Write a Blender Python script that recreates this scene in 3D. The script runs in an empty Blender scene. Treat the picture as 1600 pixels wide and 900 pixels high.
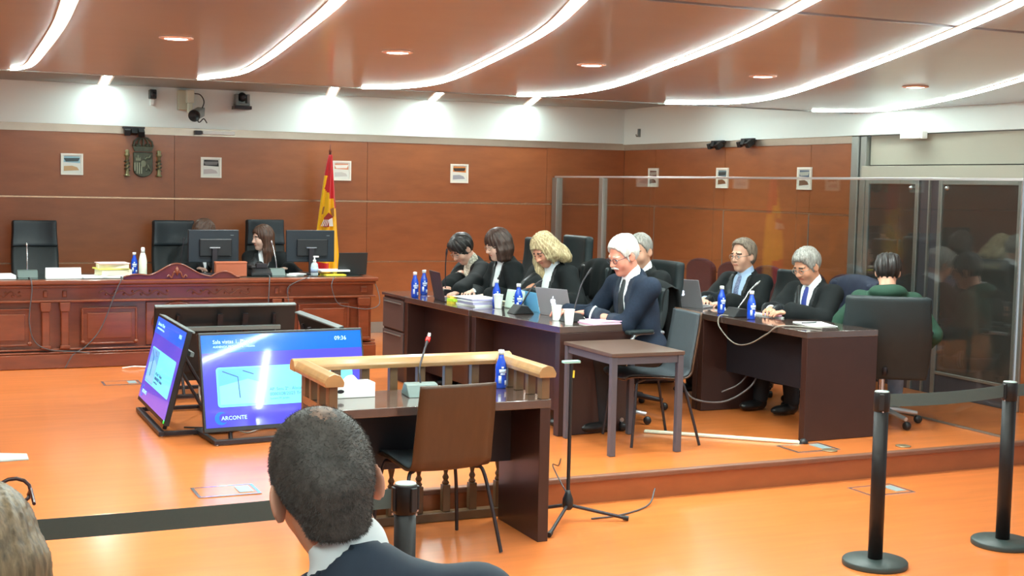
import bpy, bmesh, math, random
import numpy as np
from mathutils import Matrix, Vector

scene = bpy.context.scene
COL = scene.collection
random.seed(7)
RNG = np.random.default_rng(7)

# ------------------------------------------------------------------ camera
cam_d = bpy.data.cameras.new('camera')
cam = bpy.data.objects.new('camera', cam_d)
COL.objects.link(cam)
F_PX, PITCH, ROLL, YAW, EYE = 2060.0, 0.0777, 0.0207, 0.4235, 1.85
cam_d.sensor_width = 36.0
cam_d.lens = F_PX / 1600.0 * 36.0
cam_d.clip_start = 0.05
_fw = Vector((math.sin(YAW) * math.cos(PITCH), math.cos(YAW) * math.cos(PITCH), -math.sin(PITCH)))
_rt = Vector((math.cos(YAW), -math.sin(YAW), 0))
_up = _rt.cross(_fw)
_r2 = _rt * math.cos(ROLL) + _up * math.sin(ROLL)
_u2 = _up * math.cos(ROLL) - _rt * math.sin(ROLL)
_m = Matrix((_r2, _u2, -_fw)).transposed().to_4x4()
_m.translation = Vector((0, 0, EYE))
cam.matrix_world = _m
scene.camera = cam

# ------------------------------------------------------------------ world, exposure
world = bpy.data.worlds.new('world')
scene.world = world
world.use_nodes = True
world.node_tree.nodes['Background'].inputs[0].default_value = (0.82, 0.95, 1.0, 1)
world.node_tree.nodes['Background'].inputs[1].default_value = 0.6
vs = scene.view_settings
vs.view_transform = 'Standard'
vs.look = 'None'
vs.exposure = 0.46
vs.gamma = 1.0
vs.use_curve_mapping = False
STRIP_E = 66.0      # light slots in the ceiling
SPOT_W = 78.0       # each recessed downlight

S = 0.165           # height of the court platform above the public floor
ZC = 2.57           # wooden ceiling
YB = 14.1           # back wall
XR = 7.815          # right wall
XG = 6.88           # glass screen of the dock


# ------------------------------------------------------------------ materials
def lin(c):
    c = [v / 255.0 for v in c]
    return tuple(v / 12.92 if v <= 0.04045 else ((v + 0.055) / 1.055) ** 2.4 for v in c) + (1.0,)


MATS = {}


def mat(name, rgb, rough=0.5, metal=0.0, spec=0.5, vary=0.0, vscale=6.0, stretch=(1, 1, 1), rgb2=None,
        emit=None, estr=0.0, trans=0.0, ior=1.45, bump=0.0, bscale=60.0, coat=0.0, alpha=1.0, sheen=0.0, coatr=0.12):
    if name in MATS:
        return MATS[name]
    m = bpy.data.materials.new(name)
    m.use_nodes = True
    nt = m.node_tree
    b = nt.nodes['Principled BSDF']
    col = lin(rgb)
    b.inputs['Base Color'].default_value = col
    b.inputs['Roughness'].default_value = rough
    b.inputs['Metallic'].default_value = metal
    b.inputs['Specular IOR Level'].default_value = spec
    b.inputs['IOR'].default_value = ior
    b.inputs['Transmission Weight'].default_value = trans
    b.inputs['Coat Weight'].default_value = coat
    b.inputs['Coat Roughness'].default_value = coatr
    b.inputs['Alpha'].default_value = alpha
    if sheen:
        b.inputs['Sheen Weight'].default_value = sheen
    if emit is not None:
        b.inputs['Emission Color'].default_value = lin(emit)
        b.inputs['Emission Strength'].default_value = estr
    if vary > 0 or bump > 0:
        tc = nt.nodes.new('ShaderNodeTexCoord')
        mp = nt.nodes.new('ShaderNodeMapping')
        mp.inputs['Scale'].default_value = stretch
        nt.links.new(tc.outputs['Object'], mp.inputs['Vector'])
    if vary > 0:
        no = nt.nodes.new('ShaderNodeTexNoise')
        no.inputs['Scale'].default_value = vscale
        no.inputs['Detail'].default_value = 6.0
        no.inputs['Roughness'].default_value = 0.6
        nt.links.new(mp.outputs['Vector'], no.inputs['Vector'])
        rp = nt.nodes.new('ShaderNodeValToRGB')
        c2 = lin(rgb2) if rgb2 else tuple(v * (1 - vary) for v in col[:3]) + (1,)
        rp.color_ramp.elements[0].position = 0.3
        rp.color_ramp.elements[1].position = 0.7
        rp.color_ramp.elements[0].color = c2
        rp.color_ramp.elements[1].color = tuple(min(1, v * (1 + vary * 0.4)) for v in col[:3]) + (1,)
        nt.links.new(no.outputs['Fac'], rp.inputs['Fac'])
        nt.links.new(rp.outputs['Color'], b.inputs['Base Color'])
    if bump > 0:
        n2 = nt.nodes.new('ShaderNodeTexNoise')
        n2.inputs['Scale'].default_value = bscale
        n2.inputs['Detail'].default_value = 4.0
        nt.links.new(mp.outputs['Vector'], n2.inputs['Vector'])
        bp = nt.nodes.new('ShaderNodeBump')
        bp.inputs['Strength'].default_value = bump
        bp.inputs['Distance'].default_value = 0.01
        nt.links.new(n2.outputs['Fac'], bp.inputs['Height'])
        nt.links.new(bp.outputs['Normal'], b.inputs['Normal'])
    MATS[name] = m
    return m


WALLWOOD = mat('wall_wood', (154, 88, 50), 0.34, vary=0.16, vscale=3.0, stretch=(1, 1, 3.5), coat=0.15)
FLOORWOOD = mat('floor_wood', (216, 120, 58), 0.30, vary=0.15, vscale=2.2, stretch=(0.7, 6, 1), coat=0.55, coatr=0.16)
NOSING = mat('step_nosing_wood', (124, 84, 66), 0.4, vary=0.2, vscale=5, stretch=(1, 8, 1))
CEILWOOD = mat('ceiling_wood', (158, 156, 158), 0.30, vary=0.06, vscale=1.2, stretch=(1, 2, 1), coat=0.6)
WHITE = mat('white_paint', (226, 234, 232), 0.75)
SOFFIT = mat('grey_soffit', (150, 158, 156), 0.6)
BEIGE = mat('beige_panel', (178, 174, 160), 0.6, vary=0.03, vscale=2)
DARKSEAM = mat('dark_seam', (70, 66, 72), 0.5)
MIRRORTRIM = mat('polished_trim', (176, 158, 144), 0.28, metal=0.75, vary=0.08, vscale=4)
JOINT = mat('joint_metal', (200, 160, 130), 0.25, metal=0.8)
STEEL = mat('brushed_steel', (165, 168, 164), 0.32, metal=0.75, vary=0.06, vscale=8, stretch=(1, 1, .1))
BENCHWOOD = mat('carved_mahogany', (122, 62, 38), 0.28, vary=0.28, vscale=5, stretch=(0.6, 3, 3), coat=0.45)
DESKWOOD = mat('wenge_desk', (54, 32, 27), 0.36, vary=0.16, vscale=7, stretch=(4, 0.6, 0.6), coat=0.1)
DESKTOP = mat('wenge_desk_top', (74, 54, 46), 0.24, vary=0.14, vscale=6, stretch=(3, 0.8, 1), spec=0.8, coat=1.0, coatr=0.07)
BLACKPLY = mat('modesty_panel_black', (36, 34, 40), 0.45)
RAILWOOD = mat('oak_rail', (164, 124, 80), 0.3, vary=0.2, vscale=6, stretch=(0.6, 3, 3), coat=0.4)
BALUSTER = mat('baluster_wood', (104, 78, 54), 0.35, vary=0.2, vscale=10)
LEATHER = mat('black_leather', (34, 42, 44), 0.45, spec=0.35, vary=0.12, vscale=12, bump=0.06, bscale=140)
PLASTIC = mat('black_plastic', (30, 31, 33), 0.4)
GREYPLASTIC = mat('grey_plastic', (120, 128, 128), 0.45)
DARKMETAL = mat('dark_metal', (54, 50, 54), 0.38, metal=0.5)
CHROME = mat('chrome', (205, 208, 210), 0.2, metal=0.9)
WHITEPL = mat('white_plastic', (236, 238, 236), 0.4)
PAPER = mat('paper', (238, 240, 236), 0.8)
BLUEBOT = mat('blue_bottle', (34, 84, 214), 0.12, vary=0.15, vscale=14, trans=0.25, coat=0.3)
BLUEPAT = mat('bottle_print', (205, 220, 245), 0.4)
VELVET = mat('burgundy_velvet', (70, 17, 31), 0.85, vary=0.12, vscale=20, sheen=0.1)
BRONZE = mat('aged_bronze', (82, 84, 70), 0.45, metal=0.45, vary=0.3, vscale=25)
CABLE = mat('grey_cable', (74, 74, 76), 0.5)
WHITECABLE = mat('white_cable', (226, 222, 214), 0.5)

# glass that also lets light and shadow rays through plainly
GLASS = bpy.data.materials.new('screen_glass')
GLASS.use_nodes = True
_nt = GLASS.node_tree
_nt.nodes.clear()
_o = _nt.nodes.new('ShaderNodeOutputMaterial')
_mx = _nt.nodes.new('ShaderNodeMixShader')
_tr = _nt.nodes.new('ShaderNodeBsdfTransparent')
_tr.inputs[0].default_value = (0.93, 0.95, 0.94, 1)
_gl = _nt.nodes.new('ShaderNodeBsdfGlossy')
_gl.inputs['Roughness'].default_value = 0.02
_lw = _nt.nodes.new('ShaderNodeLayerWeight')
_lw.inputs['Blend'].default_value = 0.5
_pw = _nt.nodes.new('ShaderNodeMath')
_pw.operation = 'POWER'
_pw.inputs[1].default_value = 4.0
_ma = _nt.nodes.new('ShaderNodeMath')
_ma.operation = 'MULTIPLY_ADD'
_ma.inputs[1].default_value = 0.9
_ma.inputs[2].default_value = 0.06
_nt.links.new(_lw.outputs['Facing'], _pw.inputs[0])
_nt.links.new(_pw.outputs[0], _ma.inputs[0])
_nt.links.new(_ma.outputs[0], _mx.inputs[0])
_nt.links.new(_tr.outputs[0], _mx.inputs[1])
_nt.links.new(_gl.outputs[0], _mx.inputs[2])
_nt.links.new(_mx.outputs[0], _o.inputs[0])
DOORGLASS = mat('smoked_door_glass', (62, 60, 58), 0.06, spec=0.8, coat=1.0, coatr=0.07)


# ------------------------------------------------------------------ mesh builder
class MB:
    def __init__(self):
        self.v, self.f, self.m, self.s = [], [], [], []

    def _add(self, vs, fs, mi=0, smooth=False, M=None):
        o = len(self.v)
        if M is not None:
            vs = [tuple(M @ Vector(p)) for p in vs]
        self.v += [tuple(p) for p in vs]
        for f in fs:
            self.f.append(tuple(i + o for i in f))
            self.m.append(mi)
            self.s.append(smooth)
        return self

    def box(self, x0, x1, y0, y1, z0, z1, mi=0, M=None):
        vs = [(x, y, z) for z in (z0, z1) for y in (y0, y1) for x in (x0, x1)]
        fs = [(0, 2, 3, 1), (4, 5, 7, 6), (0, 1, 5, 4), (2, 6, 7, 3), (0, 4, 6, 2), (1, 3, 7, 5)]
        return self._add(vs, fs, mi, False, M)

    def prism(self, poly, a, b, axis='y', mi=0, M=None, smooth=False):
        n = len(poly)

        def P(u, w, t):
            return {'y': (u, t, w), 'z': (u, w, t), 'x': (t, u, w)}[axis]
        vs = [P(u, w, a) for u, w in poly] + [P(u, w, b) for u, w in poly]
        fs = [tuple(range(n)), tuple(range(2 * n - 1, n - 1, -1))]
        fs += [(i, i + n, (i + 1) % n + n, (i + 1) % n) for i in range(n)]
        return self._add(vs, fs, mi, smooth, M)

    def tube(self, pts, r, n=8, mi=0, cap=True, M=None, flat=1.0):
        pts = [Vector(p) for p in pts]
        rs = list(r) if hasattr(r, '__len__') else [r] * len(pts)
        vs, fs = [], []
        up = Vector((0, 0, 1))
        prev = None
        for i, p in enumerate(pts):
            d = (pts[min(i + 1, len(pts) - 1)] - pts[max(i - 1, 0)]).normalized()
            if prev is None:
                u = d.cross(up)
                if u.length < 1e-3:
                    u = d.cross(Vector((1, 0, 0)))
                u.normalize()
            else:
                u = (prev - d * prev.dot(d)).normalized()
            prev = u
            w = d.cross(u)
            for k in range(n):
                a = 2 * math.pi * k / n
                vs.append(p + u * math.cos(a) * rs[i] + w * math.sin(a) * rs[i] * flat)
        for i in range(len(pts) - 1):
            for k in range(n):
                fs.append((i * n + k, i * n + (k + 1) % n, (i + 1) * n + (k + 1) % n, (i + 1) * n + k))
        self._add(vs, fs, mi, True, M)
        if cap:
            self._add(vs[:n], [tuple(range(n - 1, -1, -1))], mi, False, M)
            self._add(vs[-n:], [tuple(range(n))], mi, False, M)
        return self

    def lathe(self, prof, c=(0, 0, 0), n=20, mi=0, M=None, smooth=True):
        vs, fs = [], []
        for r, z in prof:
            for k in range(n):
                a = 2 * math.pi * k / n
                vs.append((c[0] + r * math.cos(a), c[1] + r * math.sin(a), c[2] + z))
        for i in range(len(prof) - 1):
            for k in range(n):
                fs.append((i * n + k, i * n + (k + 1) % n, (i + 1) * n + (k + 1) % n, (i + 1) * n + k))
        fs.append(tuple(range(n - 1, -1, -1)))
        fs.append(tuple(range((len(prof) - 1) * n, len(prof) * n)))
        return self._add(vs, fs, mi, smooth, M)

    def grid(self, fn, nu, nv, mi=0, smooth=True, mfn=None):
        vs = [fn(i / nu, j / nv) for j in range(nv + 1) for i in range(nu + 1)]
        o = len(self.v)
        self.v += [tuple(p) for p in vs]
        for j in range(nv):
            for i in range(nu):
                self.f.append(tuple(o + q for q in (j * (nu + 1) + i, j * (nu + 1) + i + 1, (j + 1) * (nu + 1) + i + 1, (j + 1) * (nu + 1) + i)))
                self.m.append(mfn((i + .5) / nu, (j + .5) / nv) if mfn else mi)
                self.s.append(smooth)
        return self

    def build(self, name, mats, parent=None, bevel=0.0, M=None, solid=0.0):
        me = bpy.data.meshes.new(name)
        me.from_pydata(self.v, [], self.f)
        for m_ in (mats if isinstance(mats, (list, tuple)) else [mats]):
            me.materials.append(m_)
        me.polygons.foreach_set('material_index', self.m)
        me.polygons.foreach_set('use_smooth', self.s)
        bm = bmesh.new()
        bm.from_mesh(me)
        bmesh.ops.recalc_face_normals(bm, faces=bm.faces)
        bm.to_mesh(me)
        bm.free()
        ob = bpy.data.objects.new(name, me)
        COL.objects.link(ob)
        if parent:
            ob.parent = parent
        if M is not None:
            ob.matrix_local = M
        if solid:
            md = ob.modifiers.new('solid', 'SOLIDIFY')
            md.thickness = solid
        if bevel:
            md = ob.modifiers.new('bevel', 'BEVEL')
            md.width = bevel
            md.segments = 2
            md.limit_method = 'ANGLE'
        return ob


def tag(o, label, cat, group=None):
    o['label'] = label
    o['category'] = cat
    if group:
        o['group'] = group
    return o


def thing(name, label, cat, loc=(0, 0, 0), rz=0.0, group=None):
    o = bpy.data.objects.new(name, None)
    o.empty_display_size = 0.1
    COL.objects.link(o)
    o.location = loc
    o.rotation_euler = (0, 0, rz)
    return tag(o, label, cat, group)


def struct(o):
    o['kind'] = 'structure'
    return o


def copy_tree(o, parent=None):
    c = o.copy()
    COL.objects.link(c)
    if parent is not None:
        c.parent = parent
    for ch in o.children:
        copy_tree(ch, c)
    return c


def dup(src, loc, rz, label, group=None):
    c = copy_tree(src)
    c.location = loc
    c.rotation_euler = (0, 0, rz)
    c['label'] = label
    if group:
        c['group'] = group
    return c


def catmull(pts, n=10):
    pts = [np.array(p, float) for p in pts]
    P = [2 * pts[0] - pts[1]] + pts + [2 * pts[-1] - pts[-2]]
    out = []
    for i in range(1, len(P) - 2):
        for k in range(n):
            t = k / n
            a, b, c, d = P[i - 1], P[i], P[i + 1], P[i + 2]
            out.append(0.5 * ((2 * b) + (c - a) * t + (2 * a - 5 * b + 4 * c - d) * t * t + (3 * b - a - 3 * c + d) * t ** 3))
    out.append(pts[-1])
    return out


def text_mesh(body, size, extrude=0.0005):
    cu = bpy.data.curves.new('lettering', 'FONT')
    cu.body = body
    cu.size = size
    cu.extrude = extrude
    cu.resolution_u = 2
    ob = bpy.data.objects.new('lettering', cu)
    COL.objects.link(ob)
    bpy.context.view_layer.update()
    dg = bpy.context.evaluated_depsgraph_get()
    me = bpy.data.meshes.new_from_object(ob.evaluated_get(dg))
    bpy.data.objects.remove(ob)
    bpy.data.curves.remove(cu)
    return me


def text_obj(body, size, material, parent, M, name='lettering'):
    me = text_mesh(body, size)
    me.materials.clear()
    me.materials.append(material)
    ob = bpy.data.objects.new(name, me)
    COL.objects.link(ob)
    ob.parent = parent
    ob.matrix_local = M
    return ob


# ================================================================== THE ROOM
XL = -3.4           # left wall, outside the frame
YF = -3.5           # open back of the public area
# public floor
struct(MB().box(XL, 9.5, YF, 6.75, -0.12, 0.0).build('floor', FLOORWOOD))
# court platform, with a ramp down on the left
pf = struct(MB().box(XL, XR, 6.76, YB, -0.12, S - 0.002).build('floor_platform', FLOORWOOD))
XRAMP = 1.72
MB().box(XRAMP, XR + 1.6, 6.742, 6.765, 0.0, S - 0.035).build('riser', WALLWOOD, pf)
MB().box(XRAMP, XR + 1.6, 6.722, 6.775, S - 0.034, S).build('nosing', NOSING, pf, bevel=0.008)
struct(MB().prism([(4.6, 0.0005), (6.9, 0.0005), (6.9, S), (6.76, S)], XL, XRAMP, 'x').build('floor_ramp', FLOORWOOD))
struct(MB().box(XR, 9.5, 6.75, 7.66, -0.12, S).build('floor_annex', FLOORWOOD))

# back wall: carcass, wood panels with recessed joints
wb = struct(MB().box(XL, XR + 0.2, YB + 0.02, YB + 0.2, 0, 3.0).build('wall_back', DARKSEAM))
colx = [XL, -1.6, 0.4, 2.45, 4.56, 6.775, XR]
rowz = [(S + 0.12, 0.958), (0.972, 1.628), (1.648, 2.298)]
for (z0, z1) in rowz:
    for i in range(len(colx) - 1):
        MB().box(colx[i] + 0.002, colx[i + 1] - 0.002, YB, YB + 0.03, z0, z1).build('panel', WALLWOOD, wb)
for z in (0.965, 1.638):
    MB().box(XL, XR, YB + 0.003, YB + 0.03, z - 0.008, z + 0.008).build('joint_strip', JOINT, wb)
struct(MB().box(XL, XR, YB - 0.012, YB + 0.01, S, S + 0.12).build('baseboard_back', STEEL))
# right wall
wr = struct(MB().box(XR + 0.02, XR + 0.2, 9.80, YB, 0, 3.0).build('wall_right', DARKSEAM))
rowy = [9.80, 10.42, 11.9, 13.35, YB]
for (z0, z1) in rowz:
    for i in range(len(rowy) - 1):
        MB().box(XR, XR + 0.03, rowy[i] + 0.003, rowy[i + 1] - 0.003, z0, z1).build('panel', WALLWOOD, wr)
for z in (0.965, 1.638):
    MB().box(XR + 0.003, XR + 0.03, 9.80, YB, z - 0.008, z + 0.008).build('joint_strip', JOINT, wr)
for y in rowy[1:-1]:
    MB().box(XR - 0.004, XR + 0.02, y - 0.006, y + 0.006, S, 1.63).build('joint_strip', STEEL, wr)
struct(MB().box(XR - 0.012, XR + 0.01, 9.80, YB, S, S + 0.12).build('baseboard_right', STEEL))
wr2 = struct(MB().box(XR + 0.02, XR + 0.2, 6.0, 7.66, 0, 3.0).build('wall_right_front', DARKSEAM))
for (z0, z1) in [(S, 0.958), (0.972, 1.628), (1.648, 2.36)]:
    MB().box(XR, XR + 0.03, 6.2, 7.66, z0, z1).build('panel', WALLWOOD, wr2)
# left wall (outside the frame)
struct(MB().box(XL - 0.2, XL, YF, YB, 0, 3.0).build('wall_left', WALLWOOD))

# polished strip between wood and white band, white bands
struct(MB().box(XL, XR, YB - 0.012, YB + 0.03, 2.298, 2.378).build('trim_1', MIRRORTRIM))
struct(MB().box(XR - 0.012, XR + 0.03, 9.80, YB, 2.298, 2.378).build('trim_2', MIRRORTRIM))
struct(MB().box(XL, XR - 0.03, YB - 0.03, YB + 0.03, 2.376, 2.86).build('wall_band_back', WHITE))
struct(MB().box(XR - 0.03, XR + 0.03, 6.0, YB, 2.366, 2.95).build('wall_band_right', WHITE))
# raised grey soffit behind the wooden ceiling
struct(MB().box(XL, XR, 9.4, YB + 0.1, 2.79, 2.86).build('ceiling_soffit', SOFFIT))

# wooden ceiling in two plates with a dark seam between
YE = 9.77
ce = struct(MB().box(XL, XR - 0.04, 4.49, YE, ZC, ZC + 0.05).build('ceiling', CEILWOOD))
MB().box(XL, XR - 0.04, YF, 4.43, ZC, ZC + 0.05).build('ceiling_panel', CEILWOOD, ce)
MB().box(XL, XR - 0.04, 4.43, 4.49, ZC + 0.02, ZC + 0.05).build('seam', DARKSEAM, ce)
MB().box(XL, XR - 0.04, YE, YE + 0.015, ZC - 0.006, ZC + 0.05).build('edge_strip', SOFFIT, ce)
struct(MB().box(XL, XR, YF, 9.5, 2.87, 2.9).build('ceiling_slab', SOFFIT))

# light slots
LAMP = mat('light_slot', (255, 250, 238), 0.5, emit=(230, 255, 250), estr=STRIP_E)
LAMPDIM = mat('light_slot_dim', (255, 250, 238), 0.5, emit=(236, 255, 248), estr=STRIP_E * 0.33)
SOFLAMP = mat('soffit_slot_lamp', (255, 250, 238), 0.5, emit=(230, 255, 250), estr=34.0)
TRIMW = mat('slot_trim', (236, 220, 205), 0.4)
ARCS = [
    ([(0.42, 3.4), (0.50, 4.4), (0.576, 5.75), (0.624, 6.75), (0.66, 8.19), (0.67, 9.2), (0.60, 9.68)], 'leftmost curved light slot in the wooden ceiling'),
    ([(1.10, 3.0), (1.34, 4.2), (1.53, 5.14), (1.70, 6.33), (1.91, 7.98), (1.98, 9.0), (1.86, 9.66)], 'curved light slot second from left in the ceiling'),
    ([(1.78, 3.0), (2.07, 3.9), (2.34, 4.62), (2.68, 5.66), (3.06, 7.22), (3.36, 8.70), (3.34, 9.45), (3.10, 9.72)], 'curved light slot third from left, right of the middle-left downlight'),
    ([(2.62, 3.1), (3.08, 4.15), (3.51, 5.24), (3.99, 6.67), (4.52, 8.40), (4.60, 9.35), (4.40, 9.72)], 'curved light slot fourth from left, crossing the dark ceiling seam'),
    ([(3.40, 3.2), (3.72, 3.72), (4.18, 4.58), (4.97, 6.17), (5.94, 8.30), (6.15, 9.30), (5.77, 9.72)], 'long curved light slot fifth from left above the glass screen'),
    ([(5.2, 4.5), (6.19, 6.16), (6.97, 7.55), (7.58, 8.90), (7.62, 9.45), (7.28, 9.72)], 'rightmost curved light slot beside the right white band'),
    ([(4.16, 3.68), (4.36, 3.05), (4.78, 1.75), (5.35, -0.1), (5.8, -1.6)], 'straight light slot over the public area on the right'),
    ([(1.75, 2.2), (2.1, 1.1), (2.5, -0.2)], 'added unseen light slot over the public area in the middle'),  # extra slot outside the view, put in to light the foreground
    ([(-0.6, 2.2), (-0.25, 1.1), (0.15, -0.2)], 'added unseen light slot over the public area on the left'),  # companion slot, also out of view and added for foreground light
]
for pts, label in ARCS:
    t = thing('ceiling_light_slot', label, 'ceiling light', (0, 0, 0), 0, 'curved light slots of the ceiling')
    c = catmull(pts, 8)
    for nm, w, z0, z1, mm in (('trim', 0.034, ZC - 0.003, ZC + 0.002, TRIMW), ('diffuser', 0.020, ZC - 0.009, ZC - 0.0025, LAMPDIM if 'rightmost' in label else LAMP)):
        vs, fs = [], []
        for i, p in enumerate(c):
            d = c[min(i + 1, len(c) - 1)] - c[max(i - 1, 0)]
            d /= np.linalg.norm(d)
            nx, ny = -d[1] * w, d[0] * w
            vs += [(p[0] + nx, p[1] + ny, z0), (p[0] - nx, p[1] - ny, z0), (p[0] - nx, p[1] - ny, z1), (p[0] + nx, p[1] + ny, z1)]
        for i in range(len(c) - 1):
            for k in range(4):
                fs.append((4 * i + k, 4 * i + (k + 1) % 4, 4 * i + 4 + (k + 1) % 4, 4 * i + 4 + k))
        fs += [(0, 1, 2, 3), (4 * len(c) - 1, 4 * len(c) - 2, 4 * len(c) - 3, 4 * len(c) - 4)]
        MB()._add(vs, fs).build(nm, mm, t)
for i, (a, b, label) in enumerate([((1.60, 12.6), (1.73, 14.05), 'short light slot in the grey soffit above the left wall picture'),
                                   ((3.74, 12.6), (4.12, 14.05), 'short light slot in the grey soffit right of the dome camera'),
                                   ((4.85, 12.6), (5.30, 14.05), 'short light slot in the grey soffit above the fourth wall picture'),
                                   ((5.94, 12.6), (6.49, 14.05), 'rightmost short light slot in the grey soffit near the corner'),
                                   ((6.75, 10.2), (7.25, 12.0), 'added hidden soffit light slot beside the right white band, nearer the doors')]):  # added behind the ceiling plate to brighten the right white band
    t = thing('soffit_light_slot', label, 'ceiling light', (0, 0, 0), 0, 'short light slots of the soffit')
    dx, dy = b[0] - a[0], b[1] - a[1]
    L = math.hypot(dx, dy)
    Mx = Matrix.Translation((a[0], a[1], 2.79)) @ Matrix.Rotation(math.atan2(dy, dx), 4, 'Z')
    MB().box(0, L, -0.06, 0.06, -0.004, -0.0005).build('trim', TRIMW, t, M=Mx)
    MB().box(0.02, L - 0.02, -0.035, 0.035, -0.008, -0.003).build('diffuser', SOFLAMP, t, M=Mx)

# cove lamp on top of the far ceiling edge
t = thing('cove_light', 'hidden cove lamp along the far edge of the wooden ceiling', 'cove light', (0, 0, 0))
MB().box(XL + .1, XR - .2, YE - 0.14, YE - 0.06, ZC + 0.051, ZC + 0.065).build('channel', TRIMW, t)
MB().box(XL + .1, XR - .2, YE - 0.13, YE - 0.07, ZC + 0.066, ZC + 0.072).build('diffuser', mat('cove_lamp', (255, 255, 255), 0.5, emit=(230, 255, 250), estr=16.0), t)

# recessed downlights
DLLAMP = mat('downlight_lens', (255, 248, 235), 0.5, emit=(255, 244, 225), estr=22.0)
DLRING = mat('downlight_ring', (222, 178, 158), 0.35, metal=0.3)
dl = [(1.214, 6.94, 'downlight between the two left light slots'), (2.41, 6.94, 'downlight left of the third curved light slot'),
      (3.62, 6.96, 'downlight between the third and fourth curved light slots'), (4.85, 6.99, 'downlight above the right lawyers, left of the long slot'),
      (6.12, 7.05, 'rightmost downlight in front of the glass doors'),
      (0.0, 6.94, 'downlight left of the frame over the ramp'), (3.4, 2.3, 'downlight above the public, towards the right')]
dl = [d_ + (ZC, SPOT_W) for d_ in dl] + [(x_, 11.5, lb_, 2.79, SPOT_W * 1.9) for x_, lb_ in  # soffit row is an unseen addition that brightens the bench and left floor
      ((-1.6, 'soffit downlight far left of the judges bench'), (0.0, 'soffit downlight above the left end of the judges bench'), (1.6, 'added hidden soffit downlight above the bench, near the case files'),
       (3.2, 'added hidden soffit downlight above the bench, near the flag'), (4.8, 'added hidden soffit downlight above the far end of the left desks'), (6.4, 'added hidden soffit downlight above the glass screen'))]
for x, y, label, zl, watts in dl:
    t = thing('downlight', label, 'downlight', (x, y, zl), 0, 'recessed downlights')
    MB().lathe([(0.062, 0.0), (0.085, -0.001), (0.088, -0.006), (0.066, -0.012), (0.060, -0.004)], n=24).build('ring', DLRING, t)
    MB().lathe([(0.001, -0.005), (0.058, -0.005), (0.058, -0.009), (0.001, -0.011)], n=24).build('lens', DLLAMP, t)
    ld = bpy.data.lights.new('downlight_lamp', 'SPOT')
    ld.energy = watts
    ld.color = (0.90, 1.0, 0.97)
    ld.spot_size = math.radians(130)
    ld.spot_blend = 0.6
    ld.shadow_soft_size = 0.06
    lo = bpy.data.objects.new('downlight_lamp', ld)
    COL.objects.link(lo)
    lo.parent = t
    lo.location = (0, 0, -0.03)

# ------------------------------------------------------------------ doors in the right wall
MB_ = MB()
dw = struct(MB().box(XR + 0.10, XR + 0.12, 7.66, 9.80, 0, 2.37).build('door_surround', DARKSEAM))
MB().box(XR - 0.02, XR + 0.05, 9.70, 9.80, S, 2.36).build('frame_post', STEEL, dw, bevel=0.006)
MB().box(XR - 0.005, XR + 0.05, 9.61, 9.69, S, 2.36).build('frame_post', STEEL, dw, bevel=0.006)
MB().box(XR - 0.02, XR + 0.05, 7.66, 7.72, S, 2.36).build('frame_post', STEEL, dw, bevel=0.006)
MB().box(XR + 0.04, XR + 0.07, 7.72, 9.60, 2.10, 2.36).build('transom_panel', BEIGE, dw)
MB().box(XR - 0.01, XR + 0.05, 7.72, 9.66, 1.985, 2.09).build('transom_rail', BEIGE, dw, bevel=0.004)
for n_, (y0, y1) in enumerate(((8.90, 9.60), (7.73, 8.66))):
    d = struct(MB().box(XR + 0.01, XR + 0.03, y0 + 0.04, y1 - 0.04, 0.36, 1.93).build('door_%d' % (n_ + 1), DOORGLASS))
    MB().box(XR - 0.005, XR + 0.045, y0, y0 + 0.045, S, 1.98).build('stile', STEEL, d, bevel=0.004)
    MB().box(XR - 0.005, XR + 0.045, y1 - 0.045, y1, S, 1.98).build('stile', STEEL, d, bevel=0.004)
    MB().box(XR - 0.005, XR + 0.045, y0 + 0.046, y1 - 0.046, 1.93, 1.98).build('top_rail', STEEL, d, bevel=0.004)
    MB().box(XR - 0.005, XR + 0.045, y0 + 0.046, y1 - 0.046, 0.335, 0.36).build('bottom_rail', STEEL, d, bevel=0.004)
    MB().box(XR + 0.005, XR + 0.035, y0 + 0.046, y1 - 0.046, S, 0.334).build('kick_plate', DARKSEAM, d)
    hy = y0 + 0.10 if n_ == 0 else y1 - 0.10
    MB().lathe([(0.02, 0), (0.022, 0.01), (0.012, 0.03)], n=14, M=Matrix.Translation((XR + 0.01, hy, 1.90)) @ Matrix.Rotation(-math.pi / 2, 4, 'Y')).build('hinge_boss', CHROME, d)
MB().box(XR + 0.01, XR + 0.06, 8.67, 8.89, S, 1.98).build('mullion', DARKSEAM, dw)
MB().box(XR - 0.01, XR + 0.02, 8.755, 8.775, S, 1.98).build('mullion_bar', STEEL, dw)
# ================================================================== GLASS DOCK SCREEN
gs = thing('glass_screen', 'tall glass screen of the dock running behind the lawyers', 'glass screen', (XG, 6.80, S))
gy = [0.0, 1.25, 2.55, 3.85, 5.05, 6.03]
for i in range(len(gy) - 1):
    MB().box(-0.006, 0.006, gy[i] + 0.004, gy[i + 1] - 0.004, 0.012, 1.785).build('pane', GLASS, gs)
MB().box(-0.012, 0.012, 0.0, 7.28, 1.786, 1.806).build('top_rail', mat('rail_alu', (200, 196, 196), 0.3, metal=0.7), gs, bevel=0.003)
MB().box(-0.012, 0.012, 0.0, 7.28, 0.0, 0.012).build('bottom_rail', STEEL, gs)
MB().box(-0.03, 0.03, 6.03, 6.12, 0.0, 1.785).build('post', STEEL, gs, bevel=0.004)
MB().box(-0.04, 0.04, 7.16, 7.285, 0.0, 1.785).build('post', STEEL, gs, bevel=0.004)
MB().box(-0.006, 0.006, 6.125, 7.155, 0.012, 1.785).build('pane', GLASS, gs)
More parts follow.
